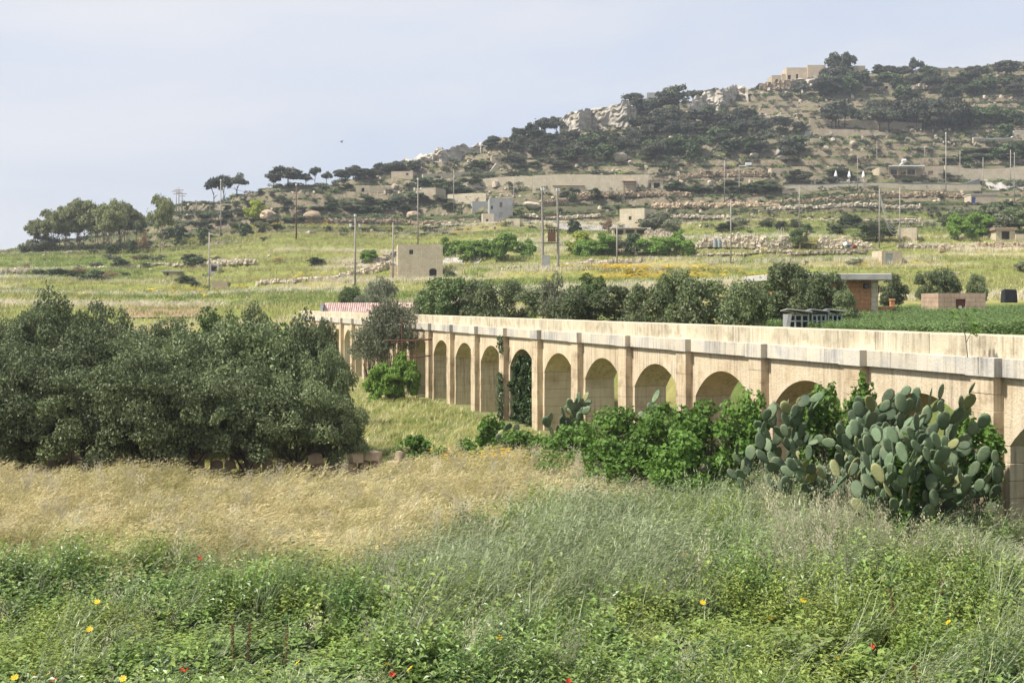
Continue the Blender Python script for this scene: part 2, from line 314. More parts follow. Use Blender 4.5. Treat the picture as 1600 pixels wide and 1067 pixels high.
def ground(X, Y):
    X = np.asarray(X, float); Y = np.asarray(Y, float)
    s = (X-A0.x)*AW.x + (Y-A0.y)*AW.y               # distance behind the aqueduct's face
    zt = table(X, Y)
    # terraces: flats and risers
    n, st, fl, fr = steps(X, Y, zt)
    ter = (fl + fr*.30 + .70*sst(.86, .97, fr))*st - n
    wt = sst(125, 150, Y)*(0.65+.35*sst(.35, .55, vn(X, Y, 70, 2)))
    zt = zt*(1-wt) + ter*wt
    zt = zt + (fbm(X, Y, 14, 3)-.5)*.5*sst(110, 160, Y) + (fbm(X, Y, 22, 4)-.5)*1.3*sst(235, 300, Y)*(1-.5*sst(430, 480, Y))
    front = sst(104, 127, Y)
    back = np.maximum(sst(1.8, 7.5, s), 0)
    w = np.maximum(front, back*sst(18, 30, Y))
    z0 = (fbm(X, Y, 7, 6)-.5)*.22 + 3.6*(1-sst(0, 15, Y)) + .62*sst(3.5, 8.5, X)*(1-sst(27, 34, Y))*sst(16, 22, Y)   # a bank under the prickly pears
    return z0*(1-w) + zt*w
def gz(x, y): return float(ground(np.array([x]), np.array([y]))[0])
_hD = np.concatenate([np.arange(12, 240, .4), np.arange(240, 620, .8)])
def hit(px, py, dmin=12.0):
    """the ground point seen at a place in the photograph (nearest one beyond dmin)"""
    D = _hD[_hD >= dmin]; X = (px-800)/F*D; z = ground(X, D); y = HY+F*(EYE-z)/D
    k = np.nonzero(y <= py)[0]
    i = k[0] if len(k) else int(np.argmin(y))
    return Vector((X[i], D[i], z[i]))
def at(px, D, py=None):
    X = (px-800)/F*D
    return Vector((X, D, gz(X, D) if py is None else EYE-(py-HY)/F*D))
def ax(px, off):
    """a ground point beside the aqueduct, off metres in front of its face, on the bearing of column px"""
    k = (px-800)/F; p = A0 - AW*off
    # p + AD*t, X = k*Y
    t = (k*p.y-p.x)/(AD.x-k*AD.y); q = p+AD*t
    return Vector((q.x, q.y, gz(q.x, q.y)))
ys = np.concatenate([np.arange(-40, 10, 2.0), np.arange(10, 130, 0.8), np.arange(130, 500, 1.0), np.arange(500, 700, 5), np.geomspace(700, 4000, 30)])
us = np.concatenate([np.linspace(-1.6, -.5, 40)[:-1], np.linspace(-.5, .5, 430), np.linspace(.5, 1.6, 40)[1:]])
YY, UU = np.meshgrid(ys, us, indexing='ij'); XX = UU*(np.maximum(YY, 0)+26)
ZZ = ground(XX, YY)
far = sst(800, 1500, YY)
ZZ = ZZ*(1-far) + far*(6 + 22*fbm(XX, YY, 600, 8))
nr, nc = YY.shape
idx = np.arange(nr*nc).reshape(nr, nc)
quads = np.stack([idx[:-1, :-1], idx[:-1, 1:], idx[1:, 1:], idx[1:, :-1]], -1).reshape(-1, 4)
# ground cover colours
def lerp3(a, b, t): return a*(1-t[..., None]) + np.array(b)*t[..., None]
def flower_zone(X, Y): return .12+.88*sst(-14, -6, X)*(1-sst(18, 30, X))*sst(128, 136, Y)*(1-sst(160, 170, Y))
def cover(X, Y):
    s = (X-A0.x)*AW.x + (Y-A0.y)*AW.y
    col = np.zeros(X.shape+(3,)) + np.array((0.07, 0.085, 0.03))                      # foreground weeds
    col = lerp3(col, (0.24, 0.185, 0.085), sst(25, 29, Y+(fbm(X, Y, 8, 11)-.5)*8))     # wheat field
    col = lerp3(col, (0.20, 0.205, 0.085), sst(40, 44, Y))                              # paler field by the aqueduct
    st = vn(X/5, Y, 6, 12)
    mid = np.zeros_like(col)+np.array((0.19, 0.215, 0.055))
    mid = lerp3(mid, (0.30, 0.27, 0.10), sst(.5, .75, st))
    mid = lerp3(mid, (0.12, 0.16, 0.045), sst(.55, .8, vn(X/4, Y, 9, 13)))
    mid = lerp3(mid, (0.30, 0.235, 0.05), sst(100, 125, Y)*sst(.66, .82, vn(X/4, Y, 5, 14))*sst(.45, .6, vn(X, Y, 45, 15))*flower_zone(X, Y))
    col = lerp3(col, mid, np.maximum(sst(100, 108, Y), sst(2, 5, s)))
    crop = sst(5, 7, s)*(1-sst(78, 88, Y))*sst(12, 16, X)
    col = lerp3(col, (0.065, 0.105, 0.035), crop)
    hill = np.zeros_like(col)+np.array((0.085, 0.090, 0.042))
    hill = lerp3(hill, (0.155, 0.125, 0.075), sst(.56, .76, fbm(X, Y, 26, 16))*.8)
    hill = lerp3(hill, (0.095, 0.115, 0.042), sst(.5, .7, fbm(X, Y, 33, 17)))
    hill = lerp3(hill, (0.155, 0.16, 0.06), sst(.55, .75, fbm(X/3, Y, 12, 18)))
    n_, st_, fl, fr = steps(X, Y, table(X, Y)); tv = vn(X/70+fl*5.13, fl*3.71, 1.0, 20); tv2 = vn(X/45+fl*2.7, fl*7.9, 1.0, 22)
    hill = lerp3(hill, (0.115, 0.13, 0.046), sst(.5, .65, tv)*.85)
    hill = lerp3(hill, (0.17, 0.135, 0.08), sst(.68, .82, tv2)*.75)
    hill = lerp3(hill, (0.075, 0.085, 0.038), sst(.62, .75, vn(X/60+fl*9.1, fl*1.3, 1.0, 24))*.7)
    hill = hill*.78
    px = 800+F*X/np.maximum(Y, 20)
    hs = 222 + 25*sst(500, 900, px)
    col = lerp3(col, hill, sst(-8, 8, Y-hs+(fbm(X, Y, 30, 19)-.5)*18))
    # scrubby banks below the left ridge
    return col
cc = cover(XX, YY).reshape(-1, 3)
me = np_mesh('ground', np.stack([XX, YY, ZZ], -1).reshape(-1, 3), quads=quads, smooth=True)
ca = me.color_attributes.new('cover', 'FLOAT_COLOR', 'POINT'); ca.data.foreach_set('color', np.concatenate([cc, np.ones((len(cc), 1))], 1).ravel().astype(np.float32))
m, nt, out = new_mat('ground_cover'); L = nt.links
a = N(nt, 'ShaderNodeVertexColor'); a.layer_name = 'cover'
g = N(nt, 'ShaderNodeNewGeometry'); pos = g.outputs['Position']
v = nt.nodes.new('ShaderNodeMapRange'); v.inputs[3].default_value = .62; v.inputs[4].default_value = 1.4; L.new(noise_fac(nt, pos, 1.1, .25, .75, 8, .75), v.inputs[0])
col = mixc(nt, 1.0, a.outputs['Color'], v.outputs[0], 'MULTIPLY')
sx = N(nt, 'ShaderNodeSeparateXYZ'); L.new(g.outputs['True Normal'], sx.inputs[0])
r = nt.nodes.new('ShaderNodeMapRange'); r.inputs[1].default_value = .82; r.inputs[2].default_value = .60; L.new(sx.outputs[2], r.inputs[0])
sn = noise_fac(nt, pos, .35, .30, .52, 6, .7)
sp = N(nt, 'ShaderNodeSeparateXYZ'); L.new(pos, sp.inputs[0])
fr = nt.nodes.new('ShaderNodeMapRange'); fr.inputs[1].default_value = 120; fr.inputs[2].default_value = 150; L.new(sp.outputs[1], fr.inputs[0])
mm = N(nt, 'ShaderNodeMath', operation='MULTIPLY'); L.new(r.outputs[0], mm.inputs[0]); L.new(sn, mm.inputs[1])
m2 = N(nt, 'ShaderNodeMath', operation='MULTIPLY'); L.new(mm.outputs[0], m2.inputs[0]); L.new(fr.outputs[0], m2.inputs[1])
stone = mixc(nt, noise_fac(nt, pos, 2.2, .35, .65, 6, .7), (0.27, 0.22, 0.15), (0.12, 0.10, 0.07))
col = mixc(nt, m2.outputs[0], col, stone)
b = N(nt, 'ShaderNodeBsdfPrincipled', Roughness=.95); b.inputs['Specular IOR Level'].default_value = .1; L.new(col, b.inputs['Base Color'])
nb = N(nt, 'ShaderNodeTexNoise', Scale=1.6, Detail=8.0, Roughness=.75); L.new(pos, nb.inputs['Vector'])
bp = N(nt, 'ShaderNodeBump', Strength=.8, Distance=.35); L.new(nb.outputs['Fac'], bp.inputs['Height']); L.new(bp.outputs[0], b.inputs['Normal'])
L.new(b.outputs[0], out.inputs[0])
me.materials.append(m)
tag(link('ground', me), 'fields and terraced hillside that carry the whole place', None, None, 'structure')
# ------------------------------------------------------------------ aqueduct (local x along it, y across away from us, z up)
rz_aq = math.atan2(AD.y, AD.x)
# local y must point along AW: rotate by angle of AD gives y = left of AD = -AW, so build across with y negated
aq = empty('aqueduct', A0, rz_aq, 'long pale limestone aqueduct on arches crossing the fields to the left', 'aqueduct')
NB0, NB1 = -3, 25
H_SP, H_AP, H_CB, H_CT, H_TOP = 2.46, 3.32, 3.82, 4.20, 4.65
PW, WALL, TH = 0.72, 0.31, 1.2          # pilaster width, wall setback from cornice block face, wall thickness
OPEN = 3.72
def lb(x0, x1, w0, w1, z0, z1): return MB().b2(x0, x1, -w1, -w0, z0, z1)
half = (AU-OPEN)/2
# bay wall with its arch: from pilaster centre to pilaster centre
def bay_mesh():
    hs = OPEN/2; rise = H_AP-H_SP; R = (hs*hs+rise*rise)/(2*rise); zc = H_AP-R
    n = 20; a0 = math.asin(hs/R); arc = [(AU/2+R*math.sin(-a0+2*a0*i/n), zc+R*math.cos(-a0+2*a0*i/n)) for i in range(n+1)]
    mb = MB(); w0, w1 = -WALL, -(WALL+TH)
    vs = []; fs = []
    top = H_CB
    for (x, z) in arc: vs += [(x, w0, z), (x, w0, top), (x, w1, z), (x, w1, top)]
    for i in range(n):
        b, d = i*4, i*4+4
        fs += [(b, d, d+1, b+1), (d+2, b+2, b+3, d+3), (b+2, d+2, d, b)]
    k = len(vs)
    for x0, x1, j in ((0.0, half, 0), (AU-half, AU, n*4)):
        pass
    mb.add(vs, fs)
    mb.v = [tuple(v) for v in mb.v]
    for x0, x1 in ((0.002, half), (AU-half, AU-.002)):
        mb.add([(x0, w0, H_SP), (x1, w0, H_SP), (x1, w0, top), (x0, w0, top), (x0, w1, H_SP), (x1, w1, H_SP), (x1, w1, top), (x0, w1, top)],
               [(0, 1, 2, 3), (5, 4, 7, 6), (1, 0, 4, 5)])
    return mb.mesh('arch_wall', M['limestone'])
ME_BAY = bay_mesh()
CH = 0.352
ME_PIER = [lb(-half+.004*k, half-.004*k, WALL+.006*k, WALL+TH-.006*k, 0, CH-.006).mesh('pier_block', M['limestone']) for k in range(3)]
ME_PIL = [lb(-PW/2+.004*k, PW/2-.004*k, .06+.005*k, WALL+.05, 0, CH-.006).mesh('pilaster_block', M['pilaster']) for k in range(3)]
ME_CBLK = lb(-.46, .46, 0, WALL+.4, H_CB, H_CT+.012).mesh('cornice_block', M['cornice'])
npb = 7; plen = AU/npb
ME_PAR = [lb(0.0015, plen-.0015, WALL-.03+.006*k, WALL+TH-.3, H_CT-.02, H_TOP-.002*k).mesh('parapet_block', M['parapet']) for k in range(3)]
ME_CORN = [lb(0.002, (AU-.92)/4-.002, .19+.005*k, WALL+TH+.1, H_CB, H_CT-.004*k).mesh('cornice_stone', M['cornice']) for k in range(3)]
rng = random.Random(3)
def bpart(name, me, x, z=0, w=.009, sx=1.0):
    o = link(name, me, aq, (x, 0, z)); bevel(o, w); return o
plx = lambda n: n*AU + .46      # centre of pilaster n: its near edge is at n*AU
for n in range(NB0, NB1):
    gx = plx(n); p = A0+AD*gx
    g0 = min(gz(p.x, p.y), gz((p+AW*.8).x, (p+AW*.8).y)) - .3
    near = n < 14
    if near:
        for k in range(-1, 7):
            if (k+1)*CH > g0: bpart('pier_block', ME_PIER[rng.randrange(3)], gx, k*CH - .0035 if k < 6 else k*CH-.004)
        for k in range(-1, 11):
            if (k+1)*CH > g0: bpart('pilaster_block', ME_PIL[rng.randrange(3)], gx, k*(H_CB+.003)/11+.0 if k >= 0 else -CH)
    else:
        lb(-half, half, WALL, WALL+TH, min(g0, H_SP-.1), H_SP-.003).build('pier', M['limestone'], aq, loc=(gx, 0, 0))
        lb(-PW/2, PW/2, .06, WALL+.05, min(g0, H_SP), H_CB-.003).build('pilaster', M['pilaster'], aq, loc=(gx, 0, 0))
    bpart('cornice_block', ME_CBLK, gx)
    if n < NB1-1:
        link('arch_wall', ME_BAY, aq, (gx, 0, 0))
        if near:
            for k in range(4): bpart('cornice_stone', ME_CORN[rng.randrange(3)], gx+.46+k*(AU-.92)/4)
            for k in range(npb): bpart('parapet_block', ME_PAR[rng.randrange(3)], gx+k*plen, rng.uniform(-.002, .002))
        else:
            lb(.002, AU-.92-.002, .19, WALL+TH+.1, H_CB, H_CT).build('cornice_stone', M['cornice'], aq, loc=(gx+.46, 0, 0))
            lb(.002, AU-.002, WALL-.03, WALL+TH-.3, H_CT-.02, H_TOP).build('parapet_block', M['parapet'], aq, loc=(gx, 0, 0))
# ------------------------------------------------------------------ foliage builders
def leaves_mesh(name, P, Nrm, rs, ln, wd, m, fold=.15):
    """one folded rhombus for each point"""
    n = len(P); r = rs.normal(size=(n, 3)); Nn = Nrm/np.maximum(np.linalg.norm(Nrm, axis=1, keepdims=True), 1e-6)
    a = r - (r*Nn).sum(1, keepdims=True)*Nn; a /= np.maximum(np.linalg.norm(a, axis=1, keepdims=True), 1e-6)
    b = np.cross(Nn, a); l = ln*rs.uniform(.7, 1.3, (n, 1)); w = wd*rs.uniform(.7, 1.3, (n, 1))
    v = np.stack([P-a*l*.5, P+b*w*.5+Nn*l*fold, P+a*l*.5, P-b*w*.5+Nn*l*fold], 1).reshape(-1, 3)
    q = np.arange(n*4).reshape(n, 4)
    return np_mesh(name, v, quads=q, mats=[m])
def sph(rs, n):
    d = rs.normal(size=(n, 3)); return d/np.linalg.norm(d, axis=1, keepdims=True)
def crown_points(rs, blobs, n, fill=.25):
    """points over the outside of many overlapping clumps"""
    B = np.array(blobs); A = (B[:, 3:6].prod(1))**(2/3); A /= A.sum()
    k = rs.choice(len(B), size=n, p=A); d = sph(rs, n); d[:, 2] = np.where(d[:, 2] < -.3, -d[:, 2]*rs.uniform(-.5, 1, n), d[:, 2])
    r = 1-np.abs(rs.normal(0, fill, n)); r = np.clip(r, .1, 1.12); r = np.where(rs.rand(n) < .07, r*rs.uniform(1.05, 1.45, n), r)
    r *= 1+.10*np.sin(d[:, 0]*7+k)+.08*np.sin(d[:, 2]*9+k*2)
    return B[k, :3]+d*r[:, None]*B[k, 3:6], d
def round_blobs(rs, n, R=.78, zc=.58, zr=.36, br=(.20, .36), low=-.55):
    out = [(0, 0, zc, R*.62, R*.62, zr*.7)]
    for d in sph(rs, n*2):
        if d[2] < low or len(out) > n: continue
        s = rs.uniform(*br); k = rs.uniform(.62, 1.12)
        out.append((d[0]*R*k, d[1]*R*k, zc+d[2]*zr*k, s, s, s*rs.uniform(.42, .62)))
    return out
def fit(P, base=.04):
    r = np.hypot(P[:, 0], P[:, 1]); P[:, :2] /= np.percentile(r, 97); lo = np.percentile(P[:, 2], 2); hi = np.percentile(P[:, 2], 98.5); lo2 = base if base > .04 else max(lo, .04)
    P[:, 2] = lo2+(P[:, 2]-lo)/(hi-lo)*(1-lo2); P[:, 2] = np.maximum(P[:, 2], .02); return P
def crown(name, seed, blobs_n, n, ln, wd, m, **k):
    rs = np.random.RandomState(seed); fill = k.pop('fill', .25); base = k.pop('base', .04); asp = k.pop('asp', 1.7)
    P, d = crown_points(rs, round_blobs(rs, blobs_n, **k), n, fill)
    P = fit(P, base)
    Nn = d*np.array((1, 1, 1/asp))*.9+rs.normal(size=(n, 3))*.7+np.array((0, 0, .35))
    me_ = leaves_mesh(name, P*np.array((1, 1, asp)), Nn, rs, ln*1.25, wd*1.25, m)      # leaves keep their shape when the crown is stretched to its height
    co = np.empty(len(me_.vertices)*3, np.float32); me_.vertices.foreach_get('co', co); co = co.reshape(-1, 3); co[:, 2] /= asp; me_.vertices.foreach_set('co', co.ravel()); me_.update(); return me_
def trunk(name, seed, m, h=.5, r=.045, limbs=5, spread=.5, z_lean=.1, stems=1, sub=True):
    rg = random.Random(seed); mb = MB()
    for sidx in range(stems):
        a = rg.uniform(0, 6.28); ox, oy = (math.cos(a)*.12*(stems > 1), math.sin(a)*.12*(stems > 1))
        kx, ky = rg.uniform(-z_lean, z_lean), rg.uniform(-z_lean, z_lean)
        pts = [(ox+kx*t*t+rg.uniform(-.02, .02)*(t > 0), oy+ky*t*t, -.06+t*h*1.1) for t in (0, .25, .5, .75, 1)]
        mb.tube(pts, [r*1.5, r*1.05, r*.9, r*.75, r*.45], 7)
        for i in range(limbs):
            t = rg.uniform(.35, 1.0); b = Vector(pts[min(4, int(t*4))]); a = rg.uniform(0, 6.28); L = spread*rg.uniform(.6, 1.1)
            e = b+Vector((math.cos(a)*L, math.sin(a)*L, rg.uniform(.14, .34))); mid = (b+e)/2+Vector((0, 0, rg.uniform(-.04, .07)))
            mb.tube([b, mid, e], [r*.55, r*.38, r*.12], 5)
            if sub:
                for j in range(2):
                    a2 = a+rg.uniform(-1, 1); e2 = mid+Vector((math.cos(a2)*L*.5, math.sin(a2)*L*.5, rg.uniform(.1, .28)))
                    mb.tube([mid, e2], [r*.3, r*.08], 4)
    return mb.mesh(name, m, True)
TR = {'near': [trunk('trunk', 20+i, M['bark'], .45, .035, 6, .55, .15, 2) for i in range(3)],
      'mid': [trunk('trunk', 30+i, M['bark'], .45, .04, 4, .45, .1, 1, False) for i in range(2)],
      'far': [trunk('trunk', 40+i, M['bark'], .5, .05, 3, .4, .05, 1, False) for i in range(2)],
      'pale': [trunk('trunk', 50+i, M['bark_pale'], .72, .022, 6, .4, .2, 2, True) for i in range(3)]}
def pick(l, i): return l[i % len(l)]
CR = {
 'oliveF': [crown('crown', 170+i, 60, 16000, .050, .027, M['olive'], low=-.5, zc=.6, zr=.4, br=(.11, .28), fill=.2, base=.30) for i in range(4)],
 'olive': [crown('crown', 100+i, 64, 18000, .050, .027, M['olive'], low=-.55, zc=.58, zr=.42, br=(.11, .28), fill=.2, base=.24) for i in range(4)],
 'olive_sparse': [crown('crown', 110, 40, 7000, .06, .026, M['olive_grey'], R=.72, br=(.14, .26), zc=.66, zr=.26)],
 'oliveM': [crown('crown', 120+i, 30, 6500, .10, .05, M['olive'], low=-.8, zc=.52, zr=.44, asp=2.3) for i in range(3)],
 'carobM': [crown('crown', 125+i, 30, 6500, .10, .055, M['carob'], low=-.8, zc=.52, zr=.44, asp=2.3) for i in range(2)],
 'greyM': [crown('crown', 128+i, 26, 3600, .09, .045, M['olive_grey'], low=-.6) for i in range(1)],
 'bush': [crown('crown', 130+i, 26, 7000, .105, .06, M['bright'], low=-.9, zc=.46, zr=.48, asp=1.4) for i in range(2)],
 'hedge': [crown('crown', 133+i, 22, 2600, .16, .10, M['bright'], low=-.9, zc=.46, zr=.46, asp=1.5) for i in range(2)],
 'limebush': [crown('crown', 136, 22, 2400, .16, .10, M['lime'], low=-.9, zc=.46, zr=.46)],
 'pineF': [crown('crown', 140+i, 16, 1500, .19, .11, M['pine'], zc=.62, zr=.36, low=-.7, br=(.26, .46)) for i in range(4)],
 'pineTop': [crown('crown', 146+i, 13, 1300, .17, .09, M['pine'], zc=.72, zr=.25, R=.8, br=(.2, .36)) for i in range(2)],
 'greenF': [crown('crown', 150+i, 16, 1400, .20, .12, M['hillgreen'], zc=.46, zr=.46, low=-.9, br=(.26, .46)) for i in range(3)],
 'greyF': [crown('crown', 155+i, 14, 900, .19, .10, M['olive_grey'], zc=.46, zr=.46, low=-.9, br=(.26, .42)) for i in range(2)],
 'euc': [crown('crown', 160+i, 24, 3600, .12, .055, M['euc'], zc=.66, zr=.32, R=.72, br=(.14, .30), low=-.8) for i in range(3)],
 'dryF': [crown('crown', 165, 14, 900, .14, .06, M['dry'], zc=.5, zr=.42, low=-.9)],
}
def tree(name, base, h, w, kind, tr, label, cat='tree', group=None, i=0, lean=0.0):
    r = empty(name, base, (i*2.399) % 6.283, label, cat, group); r.scale = (w, w, h)
    if tr: link('trunk', pick(TR[tr], i), r)
    link('crown', pick(CR[kind], i), r)
    return r
def ptree(name, px, yb, yt, hw, kind, tr, label, cat='tree', group=None, i=0, D=None):
    b = at(px, D) if D else hit(px, yb)
    if D: h = b.z
    y0 = HY+F*(EYE-b.z)/b.y
    return tree(name, b-Vector((0, 0, .05)), max((y0-yt)*b.y/F, .3), hw*b.y/F, kind, tr, label, cat, group, i)

# ---- grove at the left
GROVE = 'trees of the dark grove on the left'
front = [(-30, 757, 585, 88), (48, 754, 566, 90), (138, 757, 580, 88), (228, 757, 556, 92), (305, 757, 596, 78), (385, 755, 584, 90), (462, 752, 592, 80), (525, 750, 624, 54)]
for i, (px, yb, yt, hw) in enumerate(front):
    lab = ['dark evergreen tree at the very left edge, front row of the grove', 'front row dark tree whose two trunks frame the yellow flowers', 'front row dark evergreen third from the left edge',
           'front row dark evergreen with forked trunk before the rubble wall', 'low front row dark evergreen between two taller ones', 'broad front row dark evergreen right of the forked trunk tree',
           'front row dark evergreen second from the right end of the grove', 'small rounded evergreen at the right end of the grove'][i]
    ptree('evergreen_tree', px, yb, yt, hw, 'oliveF', 'near', lab, 'tree', GROVE, i)
middle = [(-70, 43, 530, 100), (10, 42, 548, 105), (118, 43, 534, 98), (212, 44, 530, 92), (310, 43.5, 518, 98), (402, 44, 512, 100), (480, 44.5, 508, 66), (510, 43, 550, 48)]
for i, (px, D, yt, hw) in enumerate(middle):
    ptree('evergreen_tree', px, 0, yt, hw, 'olive', 'near', ['dark evergreen behind the very left edge of the grove', 'dark evergreen behind the two trunks that frame the yellow flowers', 'dark crown just behind the third front row tree', 'dark crown just behind the forked trunk tree', 'broad dark crown over the low front row tree', 'broadest dark crown over the right half of the grove', 'tall dark crown near the right end of the grove', 'narrow dark crown behind the small rounded tree at the right end'][i], 'tree', GROVE, i+1, D)
back = [(-10, 54, 505, 75), (72, 56, 472, 76), (150, 55, 484, 62), (205, 53, 522, 48), (272, 53, 506, 54), (345, 55, 494, 58), (392, 56, 488, 48), (450, 55, 516, 60), (505, 55, 506, 28)]
for i, (px, D, yt, hw) in enumerate(back):
    lab = ['first', 'second', 'third', 'fourth', 'fifth', 'sixth', 'seventh', 'eighth', 'ninth'][i]+' treetop from the left along the skyline of the dark grove'
    ptree('evergreen_tree', px, 0, yt, hw, 'olive' if i not in (5, 7) else 'carobM', 'near', lab, 'tree', GROVE, i+2, D)
# ---- in front of the aqueduct
ptree('olive_tree', 602, 618, 474, 56, 'olive_sparse', 'near', 'thin grey-green olive tree standing before the far arches', 'tree', None, 0)
ptree('olive_tree', 583, 616, 510, 36, 'olive_sparse', 'near', 'lower grey olive tucked against the left of the thin one', 'tree', None, 1)
ptree('green_bush', 596, 627, 570, 30, 'bush', None, 'left half of the bright green round bush beside the arches', 'bush', None, 0)
ptree('green_bush', 630, 627, 556, 28, 'bush', None, 'right, taller half of the bright green bush beside the arches', 'bush', None, 1)
# ---- row behind the aqueduct
ROW = 'trees in a row behind the aqueduct'
rowb = [(548, 118, 450, 18, 'carobM'), (598, 119, 436, 26, 'greyM'), (578, 117, 450, 24, 'greyM'), (672, 92, 450, 26, 'carobM'), (705, 90, 437, 42, 'carobM'), (748, 88, 440, 30, 'oliveM'), (785, 86, 442, 36, 'oliveM'),
        (848, 84, 452, 38, 'oliveM'), (872, 82, 434, 26, 'greyM'), (925, 84, 432, 34, 'carobM'), (905, 78, 455, 40, 'oliveM'), (960, 76, 448, 40, 'oliveM'), (1010, 74, 448, 38, 'oliveM'), (1056, 76, 424, 32, 'oliveM'), (1075, 70, 442, 42, 'oliveM'),
        (1125, 68, 440, 40, 'oliveM'), (1165, 64, 446, 38, 'oliveM'), (1200, 62, 440, 32, 'oliveM'), (1236, 62, 414, 44, 'oliveM'), (1272, 60, 430, 30, 'oliveM'), (1300, 60, 428, 24, 'oliveM'), (1320, 58, 456, 20, 'oliveM')]
for i, (px, D, yt, hw, kd) in enumerate(rowb):
    lab = {0: 'small rounded dark tree left of the tiled roof behind the aqueduct', 1: 'tall grey leafless-looking olive behind the tiled roof', 2: 'low grey olive bush behind the tiled roof', 4: 'broad green tree right of the tiled roof behind the parapet',
           18: 'tallest tree of the row, before the orange stone building', 21: 'last dark tree of the row, against the orange wall', 9: 'bright green topped tree near the middle of the row'}.get(i, ['first', 'second', 'third', 'fourth', 'fifth', 'sixth', 'seventh', 'eighth', 'ninth', 'tenth', 'eleventh', 'twelfth', 'thirteenth', 'fourteenth', 'fifteenth', 'sixteenth', 'seventeenth', 'eighteenth', 'nineteenth', 'twentieth', 'twenty-first', 'twenty-second'][i]+' tree from the left in the grey-green row behind the aqueduct')
    if 640 < px < 1180: D = ax(px, -5.5-1.5*(i % 2)).y
    t_ = ptree('olive_tree', px, 0, yt, hw*1.12, kd, 'mid', lab, 'tree', ROW, i, D); sk = t_.scale.z*.16; t_.location.z -= sk; t_.scale.z += sk
ptree('low_bush', 828, 0, 486, 18, 'limebush', None, 'low lime green bush peeping over the aqueduct parapet', 'bush', None, 0, 80)
for i, (px, D, yt, hw) in enumerate([(1398, 78, 430, 24), (1450, 82, 425, 20), (1478, 84, 422, 22), (1528, 88, 430, 20)]):
    ptree('olive_tree', px, 0, yt, hw, 'oliveM', 'mid', ['small olive with bare trunk right of the orange building', 'left tree of the olive pair left of the red door shed', 'right tree of the olive pair behind the red door shed', 'round olive just behind the right of the red door shed'][i], 'tree', None, i+2, D)
# ------------------------------------------------------------------ uncountable cover: points that carry small plants
def scatter(name, P, rot, scl, kinds, protos, label, cat):
    me = bpy.data.meshes.new(name); me.vertices.add(len(P)); me.vertices.foreach_set('co', np.asarray(P, np.float32).ravel())
    for nm, tp, arr, fld in (('rot', 'FLOAT_VECTOR', rot, 'vector'), ('scl', 'FLOAT_VECTOR', scl, 'vector'), ('pick', 'INT', kinds, 'value')):
        at_ = me.attributes.new(nm, tp, 'POINT'); at_.data.foreach_set(fld, np.asarray(arr, np.float32 if tp != 'INT' else np.int32).ravel())
    o = link(name, me); tag(o, label, cat, None, 'stuff')
    col = bpy.data.collections.new(name+'_plants')
    for i, p in enumerate(protos):
        ob = bpy.data.objects.new('%s_%02d' % (name, i), p); col.objects.link(ob)
    ng = bpy.data.node_groups.new(name, 'GeometryNodeTree')
    ng.interface.new_socket('Geometry', in_out='INPUT', socket_type='NodeSocketGeometry'); ng.interface.new_socket('Geometry', in_out='OUTPUT', socket_type='NodeSocketGeometry')
    gi = ng.nodes.new('NodeGroupInput'); go = ng.nodes.new('NodeGroupOutput')
    ip = ng.nodes.new('GeometryNodeInstanceOnPoints'); ci = ng.nodes.new('GeometryNodeCollectionInfo')
    ci.inputs['Collection'].default_value = col; ci.inputs['Separate Children'].default_value = True; ci.inputs['Reset Children'].default_value = True
    ng.links.new(gi.outputs[0], ip.inputs['Points']); ng.links.new(ci.outputs[0], ip.inputs['Instance']); ip.inputs['Pick Instance'].default_value = True
    def named(nm, tp):
        n = ng.nodes.new('GeometryNodeInputNamedAttribute'); n.data_type = tp; n.inputs['Name'].default_value = nm; return n.outputs[0]
    er = ng.nodes.new('FunctionNodeEulerToRotation'); ng.links.new(named('rot', 'FLOAT_VECTOR'), er.inputs[0])
    ng.links.new(er.outputs[0], ip.inputs['Rotation']); ng.links.new(named('scl', 'FLOAT_VECTOR'), ip.inputs['Scale']); ng.links.new(named('pick', 'INT'), ip.inputs['Instance Index'])
    ng.links.new(ip.outputs[0], go.inputs[0])
    md = o.modifiers.new('plants', 'NODES'); md.node_group = ng
    return o
